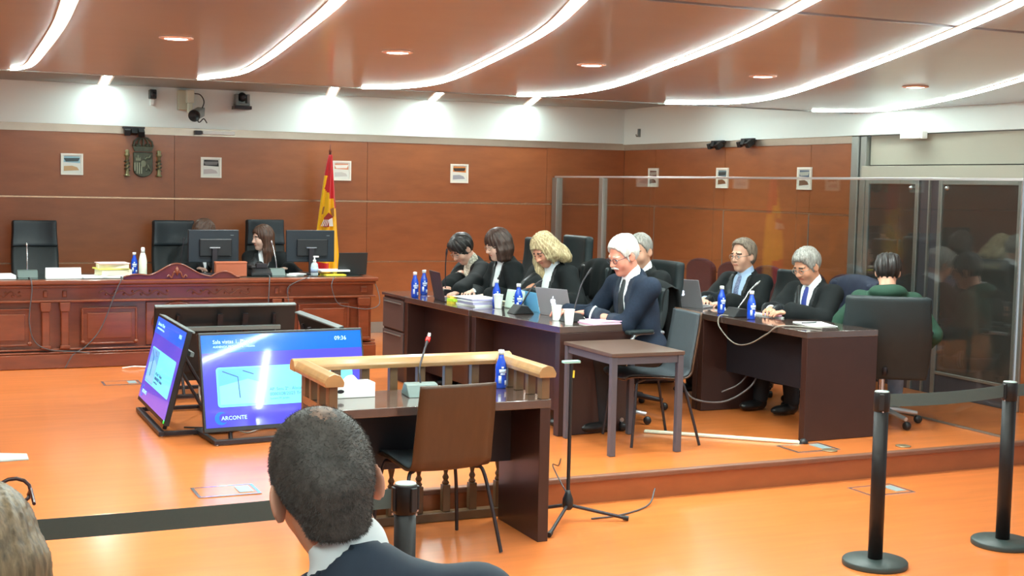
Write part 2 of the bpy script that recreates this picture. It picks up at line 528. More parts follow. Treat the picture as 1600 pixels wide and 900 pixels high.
MB().box(-0.009, 0.009, 0.0, 0.012, 0.012, 1.785).build('edge_profile', CHROME, gs)

# ================================================================== WALL PICTURES
FRAME = mat('picture_frame_white', (238, 234, 224), 0.5)
pic_cols = [((150, 190, 205), (70, 80, 84), (196, 160, 120)), ((30, 30, 32), (120, 118, 120), (190, 180, 180)), ((220, 150, 120), (236, 232, 226), (200, 198, 194)),
            ((214, 130, 60), (60, 52, 48), (160, 160, 170)), ((110, 70, 60), (170, 160, 150), (90, 60, 50)), ((110, 130, 140), (60, 60, 60), (120, 80, 50)), ((90, 100, 120), (170, 170, 160), (110, 80, 60))]


def picture(M, idx, label):
    t = thing('wall_picture', label, 'picture', (0, 0, 0), 0, 'small framed wall pictures')
    t.matrix_world = M
    h = 0.108
    fr = MB()
    fr.box(-h, h, 0, 0.02, h - 0.018, h).box(-h, h, 0, 0.02, -h, -h + 0.018).box(-h, -h + 0.018, 0, 0.02, -h + 0.018, h - 0.018).box(h - 0.018, h, 0, 0.02, -h + 0.018, h - 0.018)
    fr.build('frame', FRAME, t)
    i = h - 0.018
    c = pic_cols[idx]
    pr = MB().box(-i, i, 0.002, 0.010, -i, i).build('print', mat('print_base%d' % idx, (226, 226, 220), 0.5), t)
    ms = [mat('print_%d_%d' % (idx, k), c[k], 0.5) for k in range(3)]
    MB().prism([(-i + .01, 0.012), (i - .01, 0.02), (i - .015, i - .01), (-i + .015, i - .012)], 0.0101, 0.0115, 'y').build('upper_scene', ms[0], pr)
    MB().prism([(-i + .03, 0.03), (i - .03, 0.025), (i - .01, 0.06), (-i + .012, 0.065)], 0.0116, 0.0125, 'y').build('dark_shape', ms[1], pr)
    MB().prism([(-i + .02, -0.06), (i - .01, -0.07), (i - .012, -0.02), (0.0, -0.015), (-i + .04, -0.03)], 0.0101, 0.0115, 'y').build('lower_scene', ms[2], pr)
    return t


Mb = lambda x: Matrix.Translation((x, YB, 1.972)) @ Matrix.Rotation(math.pi, 4, 'Z')
Mr = lambda y: Matrix.Translation((XR, y, 1.974)) @ Matrix.Rotation(math.pi / 2, 4, 'Z')
for i, (x, lb) in enumerate([(1.425, 'small white-framed picture left of the bronze coat of arms'), (2.83, 'small white-framed dark picture right of the bronze coat of arms'),
                             (4.26, 'small white-framed picture partly behind the flag tip'), (5.66, 'small white-framed orange picture on the back wall right of the flag')]):
    picture(Mb(x), i, lb)
for i, (y, lb) in enumerate([(13.38, 'small white-framed picture on the right wall nearest the corner'), (11.93, 'middle small white-framed picture on the right wall'), (10.50, 'small white-framed picture on the right wall nearest the glass doors')]):
    picture(Mr(y), 4 + i, lb)

# ================================================================== COAT OF ARMS
ar = thing('coat_of_arms', 'bronze coat of arms with crown and two pillars on back wall', 'coat of arms', (2.125, YB, 1.86))


def disc_poly(cx, cz, rx, rz, a0=0, a1=360, n=20):
    return [(cx + rx * math.cos(math.radians(a0 + (a1 - a0) * k / n)), cz + rz * math.sin(math.radians(a0 + (a1 - a0) * k / n))) for k in range(n + (0 if a1 - a0 == 360 else 1))]


sh = [(-0.098, 0.25), (0.098, 0.25), (0.098, 0.08)] + disc_poly(0, 0.08, 0.098, 0.085, 0, -180, 12)[1:] + []
MB().prism(sh, -0.035, -0.002, 'y').build('shield', BRONZE, ar, bevel=0.008)
q = MB()
for k in range(4):
    q.box(-0.088 + k * 0.022, -0.078 + k * 0.022, -0.045, -0.034, 0.03 if k else 0.06, 0.145)
q.build('pales', mat('bronze_light', (150, 150, 128), 0.4, metal=0.5), ar)
q = MB()
q.prism([(-0.075, 0.165), (-0.025, 0.165), (-0.025, 0.20), (-0.035, 0.20), (-0.035, 0.19), (-0.045, 0.19), (-0.045, 0.225), (-0.058, 0.225), (-0.058, 0.19), (-0.066, 0.19), (-0.066, 0.2), (-0.075, 0.2)], -0.046, -0.034, 'y')
q.tube([(0.02, -0.04, 0.175), (0.04, -0.044, 0.2), (0.06, -0.044, 0.19), (0.075, -0.044, 0.225)], 0.012, 6)
q.tube([(0.03, -0.04, 0.06), (0.05, -0.044, 0.10), (0.07, -0.044, 0.06), (0.04, -0.044, 0.13)], 0.007, 6)
q.prism(disc_poly(0, 0.135, 0.026, 0.033), -0.048, -0.034, 'y')
q.build('charges', mat('bronze_mid', (116, 118, 98), 0.4, metal=0.5), ar)
q = MB()
q.prism([(-0.085, 0.262), (0.085, 0.262), (0.105, 0.31), (-0.105, 0.31)], -0.05, -0.004, 'y')
for k in range(7):
    x = -0.096 + k * 0.032
    q.lathe([(0.004, -0.016), (0.016, 0), (0.004, 0.018)], (x, -0.03, 0.322), 8)
for k in (-1, -0.5, 0, 0.5, 1):
    q.tube([(k * 0.095, -0.03, 0.31), (k * 0.09, -0.035, 0.36), (k * 0.05, -0.03, 0.395), (0, -0.03, 0.40)], 0.010, 6)
q.build('crown', BRONZE, ar)
MB().lathe([(0.006, -0.03), (0.022, -0.01), (0.022, 0.01), (0.006, 0.026)], (0, -0.03, 0.425), 10).build('orb', mat('crown_red', (84, 34, 30), 0.5), ar)
for s_ in (-1, 1):
    q = MB()
    q.lathe([(0.030, 0.0), (0.030, 0.016), (0.018, 0.024), (0.016, 0.20), (0.022, 0.206), (0.028, 0.215), (0.028, 0.23), (0.016, 0.24), (0.024, 0.262), (0.008, 0.276)], (s_ * 0.160, -0.032, 0.0), 12)
    pl = q.build('pillar', mat('bronze_gold', (140, 132, 96), 0.42, metal=0.4, vary=0.25, vscale=30), ar)
    MB().tube([(s_ * 0.160 + 0.026 * math.cos(a), -0.032 + 0.026 * math.sin(a), 0.06 + a * 0.006) for a in np.linspace(0, 18, 40)], 0.006, 5).build('ribbon', BRONZE, pl)

# ================================================================== CEILING-BAND CAMERAS AND FIXTURES
t = thing('box_camera', 'small black box camera under the soffit, left of the big camera', 'camera', (2.21, YB - 0.03, 2.71))
MB().box(-0.035, 0.035, -0.12, -0.02, -0.05, 0.045).build('housing', PLASTIC, t, bevel=0.008)
MB().lathe([(0.022, 0), (0.026, 0.01), (0.02, 0.02)], n=14, M=Matrix.Translation((0.0, -0.12, -0.005)) @ Matrix.Rotation(math.pi / 2, 4, 'X')).build('lens', DARKMETAL, t)
MB().box(-0.015, 0.015, -0.05, 0.0, -0.11, -0.05).build('bracket', WHITEPL, t)
t = thing('pan_camera', 'large pan camera with beige motor housing and black hooded lens', 'camera', (2.57, YB - 0.03, 2.60))
MB().box(-0.10, 0.03, -0.10, 0.0, -0.04, 0.165).build('motor_box', mat('camera_beige', (190, 192, 172), 0.5), t, bevel=0.008)
MB().box(-0.03, 0.045, -0.19, -0.10, 0.03, 0.165).build('motor_head', mat('camera_beige2', (206, 208, 190), 0.5), t, bevel=0.01)
MB().box(-0.02, 0.03, -0.18, -0.11, -0.075, 0.03).build('neck', mat('camera_beige2', (206, 208, 190), 0.5), t, bevel=0.012)
h_ = Matrix.Translation((0.085, -0.20, -0.075)) @ Matrix.Rotation(math.radians(12), 4, 'X') @ Matrix.Rotation(math.radians(-25), 4, 'Z')
hb = MB().box(-0.04, 0.04, -0.12, 0.10, -0.04, 0.05, M=h_).build('camera_body', GREYPLASTIC, t, bevel=0.006)
MB().lathe([(0.05, 0), (0.062, 0.06), (0.056, 0.06), (0.03, 0.02)], n=18, M=h_ @ Matrix.Translation((0, -0.12, 0)) @ Matrix.Rotation(math.pi / 2, 4, 'X')).build('lens_hood', PLASTIC, hb)
MB().tube(catmull([(0.04, -0.15, 0.13), (0.11, -0.15, 0.12), (0.15, -0.15, 0.05), (0.12, -0.16, -0.04)], 5), 0.006, 6).build('cable', PLASTIC, t)
MB().tube(catmull([(0.08, -0.25, -0.12), (0.07, -0.25, -0.16), (0.09, -0.25, -0.165), (0.13, -0.24, -0.13), (0.17, -0.2, -0.17)], 5), 0.006, 6).build('cable', PLASTIC, t)
t = thing('dome_camera', 'black motorised conference camera on a wall shelf, right of the beige one', 'camera', (3.13, YB - 0.03, 2.60))
MB().box(-0.09, 0.09, -0.16, 0.0, -0.01, 0.025).build('shelf', DARKMETAL, t, bevel=0.004)
yo = MB()
yo.box(-0.075, -0.045, -0.13, -0.03, 0.03, 0.15).box(0.045, 0.075, -0.13, -0.03, 0.03, 0.15).box(-0.075, 0.075, -0.14, -0.02, 0.026, 0.055)
yo.build('yoke', GREYPLASTIC, t, bevel=0.006)
MB().lathe([(0.005, -0.05), (0.035, -0.038), (0.046, 0), (0.04, 0.03), (0.02, 0.045), (0.005, 0.05)], (0, -0.09, 0.12), 18).build('head', PLASTIC, t)
MB().lathe([(0.026, 0), (0.028, 0.02), (0.018, 0.022)], n=16, M=Matrix.Translation((0, -0.128, 0.115)) @ Matrix.Rotation(math.pi / 2, 4, 'X')).build('lens', DARKMETAL, t)


def clip_light(loc, rz, label):
    t = thing('spot_projector', label, 'projector', loc, rz, 'small black projectors on the trim')
    MB().box(-0.11, 0.11, -0.05, 0.0, 0.03, 0.05).build('bar', DARKMETAL, t)
    for x, a in ((-0.07, 20), (0.0, -15), (0.07, 35)):
        Mx = Matrix.Translation((x, -0.06, 0.0)) @ Matrix.Rotation(math.radians(a), 4, 'X')
        MB().box(-0.03, 0.03, -0.05, 0.03, -0.03, 0.03, M=Mx).build('head', PLASTIC, t, bevel=0.005)


clip_light((2.03, YB - 0.012, 2.32), 0, 'black clip projectors above the coat of arms')
clip_light((XR - 0.012, 11.98, 2.32), math.radians(-90), 'left black projector cluster on the right wall trim')
clip_light((XR - 0.012, 11.42, 2.33), math.radians(-90), 'right black projector cluster on the right wall trim')
t = thing('fluorescent_fixture', 'thin white batten fixture on the trim below the cameras', 'light fixture', (2.75, YB - 0.012, 2.33))
MB().box(-0.02, 0.32, -0.05, 0, -0.012, 0.025).build('housing', WHITEPL, t, bevel=0.004)
MB().box(-0.10, -0.03, -0.06, 0, -0.02, 0.025).build('clamp', DARKMETAL, t)
t = thing('emergency_light', 'white emergency light box above the glass doors', 'emergency light', (XR - 0.03, 8.93, 2.345))
MB().box(-0.06, 0, -0.14, 0.14, -0.03, 0.035).build('case', WHITEPL, t, bevel=0.006)
MB().box(-0.066, -0.058, -0.12, 0.12, -0.025, 0.005).build('diffuser', PAPER, t)
t = thing('wall_hook', 'small grey metal hook on the right white band near the corner', 'hook', (XR - 0.03, 13.68, 2.50))
MB().box(-0.03, 0, -0.012, 0.012, -0.05, 0.045).build('plate', GREYPLASTIC, t)
MB().tube([(-0.03, 0, -0.04), (-0.05, 0, -0.045), (-0.055, 0, -0.02)], 0.006, 6).build('hook', DARKMETAL, t)

# ================================================================== FLAG
fl = thing('flag', 'furled red and yellow national flag on a pole beside the bench', 'flag', (4.03, 13.75, S))
MB().lathe([(0.16, 0), (0.16, 0.02), (0.05, 0.05), (0.02, 0.09)], n=20).build('base', DARKMETAL, fl)
MB().tube([(0, 0, 0.05), (0, 0, 2.0)], 0.013, 8).build('pole', mat('flag_pole', (90, 40, 30), 0.3), fl)
MB().lathe([(0.012, 0), (0.018, 0.01), (0.008, 0.03), (0.003, 0.09)], (0, 0, 2.0), 10).build('finial', mat('flag_finial', (120, 60, 40), 0.3, metal=0.4), fl)
FY = mat('flag_yellow', (250, 190, 6), 0.7, sheen=0.2)
FR = mat('flag_red', (206, 22, 34), 0.7, sheen=0.2)


def flag_pt(u, v):
    # u across the cloth, v from the top down
    zz = 1.97 - 1.42 * v
    wl = 0.02 + 0.15 * min(1, v * 1.5) ** 0.8
    wr_ = 0.01 + 0.095 * min(1, v * 1.3) ** 0.9
    x = -wl + (wl + wr_) * u
    amp = 0.012 + 0.045 * v
    y = -0.02 - 0.05 * math.sin(math.pi * u) - amp * math.sin(u * 17 + v * 2.0) * 0.6
    return (x, y, zz - 0.03 * math.sin(u * 3.0) * v)


def flag_m(u, v):
    if v < 0.24 + 0.10 * u and u < 0.62:
        return 1 if v < 0.06 or u > 0.30 + (0.16 - v) * 2.2 or v < 0.16 else 0
    if v < 0.32 and u >= 0.45:
        return 1
    if 0.32 <= v < 0.44 and u > 0.80 - 0.6 * (0.36 - v):
        return 1 if v < 0.40 else 0
    if v > 0.80 and u < 0.55:
        return 1
    return 0


MB().grid(flag_pt, 60, 90, mfn=flag_m).build('cloth', [FY, FR], fl, solid=0.004)
# woven arms on the cloth
q = MB()
cx, cz = -0.045, 1.30
q.prism([(cx - .05, cz), (cx + .0, cz + .055), (cx + .05, cz + .01), (cx + .0, cz - .10), (cx - .06, cz - .10)], -0.118, -0.110, 'y')
arms = q.build('flag_arms', mat('arms_red', (150, 40, 30), 0.7), fl)
q = MB()
q.prism([(cx + .0, cz - .02), (cx + .04, cz - .0), (cx + .05, cz - .09), (cx + .005, cz - .09)], -0.123, -0.118, 'y')
for k in range(4):
    q.prism([(cx - .085 + k * .02, cz - .09), (cx - .078 + k * .02, cz - .09), (cx - .045 + k * .016, cz - .02), (cx - .052 + k * .016, cz - .02)], -0.123, -0.112, 'y')
q.build('white_quarter', mat('arms_white', (238, 230, 224), 0.7), arms)
q = MB()
q.prism([(cx - .075, cz + .035), (cx - .06, cz + .04), (cx - .045, cz + .12), (cx - .06, cz + .115)], -0.118, -0.108, 'y')
q.prism([(cx + .045, cz + .01), (cx + .06, cz + .015), (cx + .055, cz + .11), (cx + .02, cz + .09)], -0.118, -0.108, 'y')
q.build('pillars', mat('arms_brown', (150, 96, 50), 0.7), arms)

# ================================================================== JUDGES' BENCH
be = thing('judges_bench', 'long carved mahogany judges bench with moulded panels and crest', 'bench', (0, 0, S))
BX0, BX1, BY = 0.16, 4.02, 12.14
MB().box(BX0 + .03, BX1 - .03, BY + 0.03, 12.20, 0.1, 0.73).build('front_board', BENCHWOOD, be)
MB().box(BX0 + .03, BX1 - .03, 12.90, 12.94, 0.0, 0.73).build('rear_rail', BENCHWOOD, be)
MB().box(BX1 - .07, BX1 - .03, 12.201, 12.899, 0.0, 0.73).build('end_panel', BENCHWOOD, be)
MB().box(BX0 + .03, BX0 + .07, 12.201, 12.899, 0.0, 0.73).build('end_panel', BENCHWOOD, be)
MB().box(BX0 - .02, BX1 + .02, BY - 0.05, 12.98, 0.735, 0.775).build('top', BENCHWOOD, be, bevel=0.012)
MB().box(BX0 + .10, BX1 - .10, BY + 0.08, 12.90, 0.776, 0.780).build('writing_surface', mat('bench_glass_top', (44, 54, 50), 0.12, coat=0.5), be)
for z0, z1, d in ((0.0, 0.125, 0.05), (0.126, 0.145, 0.035), (0.155, 0.172, 0.02), (0.580, 0.600, 0.03), (0.708, 0.734, 0.03)):
    MB().box(BX0, BX1, BY - d, BY + 0.03, z0, z1).build('moulding', BENCHWOOD, be, bevel=0.007)
MB().box(BX0 + .02, BX1 - .02, BY, BY + 0.03, 0.601, 0.707).build('frieze', BENCHWOOD, be)


def rpanel(x0, x1, z0, z1):
    p = MB().box(x0, x1, BY + 0.004, BY + 0.03, z0, z1).build('panel', BENCHWOOD, be, bevel=0.006)
    mo = MB()
    a = 0.016
    mo.box(x0, x1, BY - 0.010, BY + 0.004, z1 - a, z1).box(x0, x1, BY - 0.010, BY + 0.004, z0, z0 + a).box(x0, x0 + a, BY - 0.010, BY + 0.004, z0 + a, z1 - a).box(x1 - a, x1, BY - 0.010, BY + 0.004, z0 + a, z1 - a)
    mo.build('panel_moulding', BENCHWOOD, p, bevel=0.005)
    MB().box(x0 + .05, x1 - .05, BY - 0.006, BY + 0.004, z0 + .05, z1 - .05).build('raised_field', BENCHWOOD, p, bevel=0.01)
    for sx in (x0 + 0.012, x1 - 0.012):
        MB().lathe([(0.004, -0.018), (0.02, -0.008), (0.022, 0.006), (0.004, 0.02)], (sx, BY - 0.01, z0 + 0.02), 10).build('scroll', BENCHWOOD, p)


for x0, x1 in ((0.34, 0.88), (1.30, 1.78), (2.50, 2.96), (3.26, 3.76)):
    rpanel(x0, x1, 0.20, 0.53)
cp = MB().box(1.86, 2.42, BY + 0.002, BY + 0.03, 0.18, 0.57).build('centre_panel', BENCHWOOD, be, bevel=0.006)
MB().tube([(2.14 + 0.22 * math.cos(a), BY - 0.004, 0.36 + 0.20 * math.sin(a)) for a in np.linspace(0, math.pi, 16)], 0.016, 7).build('arch_moulding', BENCHWOOD, cp)
MB().tube([(2.14 + 0.16 * math.cos(a), BY - 0.002, 0.36 + 0.14 * math.sin(a)) for a in np.linspace(0, math.pi, 14)], 0.010, 6).build('arch_moulding', BENCHWOOD, cp)
for xc in (0.24, 1.0, 1.16, 3.05, 3.16, 3.90):
    w = 0.032 if xc in (1.0, 1.16, 3.05, 3.16) else 0.05
    p = MB().box(xc - w, xc + w, BY - 0.028, BY + 0.01, 0.172, 0.50).build('pilaster', BENCHWOOD, be, bevel=0.008)
    MB().prism([(xc - w - .004, 0.50), (xc + w + .004, 0.50), (xc + w + .012, 0.535), (xc + w + .012, 0.58), (xc - w - .012, 0.58), (xc - w - .012, 0.535)], BY - 0.045, BY + 0.005, 'y').build('capital', BENCHWOOD, p, bevel=0.006)
    MB().box(xc - w - .01, xc + w + .01, BY - 0.045, BY + 0.005, 0.172, 0.20).build('foot', BENCHWOOD, p, bevel=0.006)
    MB().box(xc - w * .6, xc + w * .6, BY - 0.018, BY + 0.0, 0.625, 0.685).build('rosette', BENCHWOOD, p, bevel=0.012)
# carved vines on the frieze
for x0, x1 in ((1.45, 2.06), (2.22, 2.80), (0.34, 0.80)):
    c = [(x0 + (x1 - x0) * k / 40, BY - 0.004, 0.655 + 0.022 * math.sin(k * 0.62)) for k in range(41)]
    cv = MB().tube(c, 0.007, 6)
    for k in range(4, 40, 5):
        cv.lathe([(0.003, -0.012), (0.014, 0), (0.003, 0.012)], (c[k][0], BY - 0.004, 0.655 - 0.018 * math.sin(k * 0.62)), 8)
    cv.build('vine_carving', BENCHWOOD, be)
# crest
prof = []
for k in range(41):
    u = k / 40
    x = 1.66 + 1.04 * u
    e = abs(u - 0.45)
    zz = 0.775 + 0.02 + 0.125 * math.exp(-(e / 0.17) ** 2) + 0.05 * max(0, math.cos((u - 0.86) * 14)) * (u > 0.75) + 0.028 * max(0, math.cos((u - 0.10) * 13)) * (u < 0.22)
    prof.append((x, zz))
cr = MB().prism([(1.66, 0.772)] + prof + [(2.70, 0.772)], BY - 0.02, BY + 0.025, 'y').build('crest', mat('crest_wood', (98, 36, 32), 0.26, vary=0.25, vscale=6, coat=0.45), be, bevel=0.006)
MB().tube([(x, BY - 0.02, z - 0.004) for x, z in prof], 0.008, 6).build('crest_moulding', BENCHWOOD, cr)
sc_ = MB()
for s_ in (-1, 1):
    sc_.tube([(2.13 + s_ * (0.012 + 0.05 * t_), BY - 0.024, 0.83 + 0.02 * math.sin(t_ * 6) - 0.03 * t_) for t_ in np.linspace(0, 1.5, 14)], 0.008, 6)
sc_.lathe([(0.004, -0.04), (0.018, -0.01), (0.022, 0.01), (0.004, 0.045)], (2.13, BY - 0.02, 0.845), 10)
sc_.build('crest_carving', BENCHWOOD, cr)

# ------------------------------------------------------------------ shared small props
MICGREY = mat('mic_base_grey', (84, 98, 94), 0.4)


def gooseneck(label, loc, rz, arm, red=False, w=0.13, cable=None, body=PLASTIC, col=DARKMETAL):
    t = thing('desk_microphone', label, 'microphone', loc, rz, 'gooseneck desk microphones')
    MB().prism([(-0.085, 0), (0.085, 0), (0.03, 0.06), (-0.03, 0.066)], -w / 2, w / 2, 'x').build('base', body, t, bevel=0.006)
    MB().tube(catmull(arm, 6), [0.0055] * (len(catmull(arm, 6)) - 4) + [0.006, 0.009, 0.009, 0.007], 7).build('gooseneck', col, t)
    if red:
        e = Vector(arm[-1])
        d = (e - Vector(arm[-2])).normalized()
        MB().tube([e - d * 0.035, e - d * 0.012], 0.0125, 10).build('light_ring', mat('mic_red', (220, 30, 26), 0.4, emit=(230, 20, 20), estr=0.8), t)
        MB().tube([e - d * 0.010, e + d * 0.014], 0.011, 10).build('capsule', CHROME, t)
    return t


def water_bottle(label, loc, s=1.0):
    t = thing('water_bottle', label, 'bottle', loc, 0.3, 'blue plastic water bottles')
    MB().lathe([(0.026 * s, 0), (0.031 * s, 0.006), (0.031 * s, 0.05), (0.029 * s, 0.06), (0.031 * s, 0.07), (0.031 * s, 0.115), (0.027 * s, 0.135), (0.016 * s, 0.165), (0.013 * s, 0.185)], n=18).build('body', BLUEBOT, t)
    MB().lathe([(0.0165 * s, 0.184), (0.0165 * s, 0.207), (0.014 * s, 0.209)], n=16).build('cap', WHITEPL, t)
    lb = MB()
    for a0, a1, z0, z1 in ((-2.6, -1.2, 0.085, 0.105), (-2.4, -1.5, 0.074, 0.083), (-2.7, -2.2, 0.03, 0.07), (-1.6, -1.1, 0.02, 0.045), (0.2, 1.5, 0.08, 0.105), (-2.2, -1.8, 0.108, 0.12)):
        r = 0.0318 * s
        n = 6
        vs, fs = [], []
        for k in range(n + 1):
            a = a0 + (a1 - a0) * k / n
            vs += [(r * math.cos(a), r * math.sin(a), z0), (r * math.cos(a), r * math.sin(a), z1)]
        fs = [(2 * k, 2 * k + 2, 2 * k + 3, 2 * k + 1) for k in range(n)]
        lb._add(vs, fs, 0, True)
    lb.build('printed_label', BLUEPAT, t, solid=0.0006)
    return t


def cup(label, loc):
    t = thing('paper_cup', label, 'cup', loc, 0, 'white paper cups')
    MB().lathe([(0.026, 0), (0.027, 0.004), (0.037, 0.10), (0.039, 0.105), (0.036, 0.105), (0.026, 0.01), (0.001, 0.008)], n=18).build('cup', PAPER, t)
    MB().tube([(0.038 * math.cos(a), 0.038 * math.sin(a), 0.105) for a in np.linspace(0, 2 * math.pi, 19)], 0.002, 5).build('rim', WHITEPL, t)
    return t


def laptop(label, loc, rz, lid_mat, w=0.32, d=0.22, open_deg=105, apple=False):
    # local: the screen faces +y, the lid back faces -y
    t = thing('laptop', label, 'laptop', loc, rz)
    MB().box(-w / 2, w / 2, 0, d, 0.0, 0.014).build('base', lid_mat, t, bevel=0.004)
    MB().box(-w / 2 + .02, w / 2 - .02, 0.03, d * .55, 0.0141, 0.0155).build('keyboard', PLASTIC, t)
    Mx = Matrix.Translation((0, 0.004, 0.012)) @ Matrix.Rotation(math.radians(open_deg - 90), 4, 'X')
    li = MB().box(-w / 2, w / 2, -0.006, 0.0, 0, d).build('lid', lid_mat, t, bevel=0.003, M=Mx)
    MB().box(-w / 2 + .008, w / 2 - .008, 0.0001, 0.001, 0.01, d - .008).build('display', mat('laptop_display', (40, 46, 60), 0.15, emit=(150, 170, 200), estr=0.25), li)
    if apple:
        ap = [(0.0, 0.014), (0.012, 0.019), (0.022, 0.014), (0.026, 0.004), (0.020, -0.002), (0.018, -0.010), (0.024, -0.018), (0.014, -0.034), (0.005, -0.036), (0.0, -0.033), (-0.006, -0.036), (-0.016, -0.032), (-0.026, -0.012), (-0.025, 0.006), (-0.014, 0.018)]
        m_ = mat('lit_logo', (235, 242, 255), 0.4, emit=(225, 238, 255), estr=1.3)
        q = MB().prism([(x * 0.9, d * .52 + z * 0.9) for x, z in ap], -0.0075, -0.0058, 'y')
        q.prism([(0.002, d * .52 + .020), (0.012, d * .52 + .030), (0.010, d * .52 + .040), (0.0, d * .52 + .030)], -0.0075, -0.0058, 'y')
        q.build('lid_logo', m_, li)
    return t


def papers(name, label, loc, rz, sheets, cat='papers', h0=0.004, w=0.21, d=0.30, seed=1):
    rr = random.Random(seed)
    t = thing(name, label, cat, loc, rz)
    z = 0
    for k, (nm, m_, th) in enumerate(sheets):
        Mx = Matrix.Translation((rr.uniform(-.012, .012), rr.uniform(-.012, .012), z)) @ Matrix.Rotation(rr.uniform(-.12, .12), 4, 'Z')
        MB().box(-w / 2, w / 2, -d / 2, d / 2, 0, th - 0.0004, M=Mx).build(nm, m_, t)
        z += th
    return t


def cable(label, pts, r=0.005, m_=CABLE, cat='cable', name='cable'):
    o = MB().tube(catmull(pts, 8), r, 7).build(name, m_)
    return tag(o, label, cat)


# ------------------------------------------------------------------ objects on the judges' bench
ZB = S + 0.78
BT = ZB + 0.0005
gooseneck('bench microphone in front of the empty left chair', (0.875, 12.45, BT), math.pi, [(0, 0, 0.05), (0, 0.0, 0.14), (0, -0.015, 0.25), (0, -0.02, 0.30)], body=MICGREY, col=CHROME, w=0.17)
gooseneck('bench microphone in front of the woman with long brown hair', (3.13, 12.45, BT), math.pi, [(0, 0, 0.05), (0.01, 0.0, 0.14), (0.03, -0.02, 0.26), (0.05, -0.03, 0.33)], body=MICGREY, col=CHROME, w=0.14)
gooseneck('thin bench microphone behind the white bottle', (2.28, 12.75, BT), math.pi, [(0, 0, 0.05), (0, 0, 0.15), (-0.02, -0.01, 0.28), (-0.03, -0.02, 0.34)])
cd = MB()
cd.prism([(-0.06, 0), (0.06, 0), (0.0, 0.09)], -0.15, 0.15, 'x')
tag(cd.build('name_card', PAPER), 'white folded name card on the left of the bench', 'name card').location = (1.17, 12.35, BT)
papers('paper_sheets', 'flat loose white sheets beside the name card on the bench', (1.42, 12.40, BT), 0.2, [('sheet', PAPER, .006), ('sheet', PAPER, .005)], seed=3)
papers('paper_sheets', 'white sheets at the far left end of the bench', (0.66, 12.42, BT), 0.1, [('sheet', PAPER, .02), ('sheet', PAPER, .01)], seed=4)
CREAM = mat('cream_paper', (232, 228, 196), 0.8, vary=0.05, vscale=20)
YELLOWP = mat('yellow_folder', (226, 222, 110), 0.7)
papers('file_stack', 'thick stack of case files with pinkish top cover on the bench', (1.60, 12.42, BT), 0.05,
       [('file', PAPER, .02), ('file', CREAM, .05), ('file', YELLOWP, .012), ('file', CREAM, .04), ('cover', mat('pink_cover', (232, 190, 186), 0.8), .008)], 'files', w=0.27, d=0.24, seed=5)
water_bottle('blue water bottle on the bench left of the white bottle', (1.83, 12.65, BT), 1.0)
t = thing('flask', 'white bullet-shaped bottle on the bench beside blue bottle', 'bottle', (1.90, 12.60, BT))
MB().lathe([(0.034, 0), (0.037, 0.006), (0.037, 0.13), (0.030, 0.17), (0.020, 0.205)], n=20).build('body', mat('flask_white', (232, 234, 214), 0.35), t)
MB().lathe([(0.019, 0.206), (0.017, 0.25), (0.012, 0.258)], n=16).build('cap', WHITEPL, t)


def monitor(label, loc, rz=0.0):
    t = thing('computer_monitor', label, 'monitor', loc, rz, 'monitors on the bench')
    MB().box(-0.24, 0.24, -0.012, 0.022, 0.115, 0.425).build('panel', mat('monitor_black', (34, 40, 46), 0.32), t, bevel=0.006)
    MB().box(-0.14, 0.17, -0.035, -0.0125, 0.17, 0.34).build('rear_housing', PLASTIC, t, bevel=0.01)
    MB().box(-0.025, 0.025, -0.06, -0.0355, 0.012, 0.25).build('stand', DARKMETAL, t, bevel=0.004)
    MB().box(-0.05, 0.05, -0.061, -0.036, 0.25, 0.262).build('handle', CHROME, t)
    MB().box(-0.12, 0.12, -0.13, 0.06, 0.0, 0.011).build('foot', DARKMETAL, t, bevel=0.004)
    MB().box(0.16, 0.19, -0.0135, -0.012, 0.37, 0.376).build('badge', GREYPLASTIC, t)
    MB().box(-0.225, 0.225, 0.0221, 0.023, 0.13, 0.41).build('screen', mat('monitor_screen', (20, 24, 40), 0.12, emit=(120, 150, 200), estr=0.4), t)
    return t


monitor('black monitor seen from behind, hiding the left judge', (2.56, 12.62, BT), 0.03)
monitor('black monitor seen from behind, in front of the flag', (3.50, 12.60, BT), -0.02)
t = thing('document_box', 'terracotta document box standing on the bench before a monitor', 'box', (2.66, 12.33, BT))
MB().box(-0.145, 0.145, -0.04, 0.04, 0, 0.135).build('body', mat('terracotta_box', (170, 92, 62), 0.6), t, bevel=0.004)
MB().box(-0.148, 0.148, -0.043, 0.043, 0.120, 0.138).build('lid', mat('terracotta_lid', (178, 98, 66), 0.6), t, bevel=0.004)
t = thing('desk_phone', 'black desk telephone on the bench beside terracotta box', 'telephone', (2.95, 12.40, BT))
MB().prism([(-0.10, 0), (0.10, 0), (0.10, 0.08), (-0.10, 0.03)], -0.10, 0.10, 'x').build('body', PLASTIC, t, bevel=0.006)
MB().box(-0.105, -0.055, -0.10, 0.11, 0.07, 0.10).build('handset', PLASTIC, t, bevel=0.012)
MB().box(-0.02, 0.08, 0.03, 0.09, 0.068, 0.11).build('display', DARKMETAL, t, bevel=0.003)
t = thing('hand_sanitizer', 'clear pump bottle of hand gel on the bench', 'bottle', (3.46, 12.30, BT))
MB().lathe([(0.034, 0), (0.036, 0.01), (0.036, 0.09), (0.03, 0.115), (0.014, 0.13)], n=18).build('body', mat('gel', (214, 228, 232), 0.12, trans=0.4), t)
MB().lathe([(0.016, 0.13), (0.016, 0.15), (0.006, 0.155), (0.006, 0.18)], n=12).build('pump', WHITEPL, t)
MB().box(-0.012, 0.04, -0.009, 0.009, 0.175, 0.19).build('nozzle', WHITEPL, t, bevel=0.003)
MB().lathe([(0.0365, 0.03), (0.0366, 0.08)], n=18).build('printed_label', mat('gel_label', (150, 170, 200), 0.5), t)
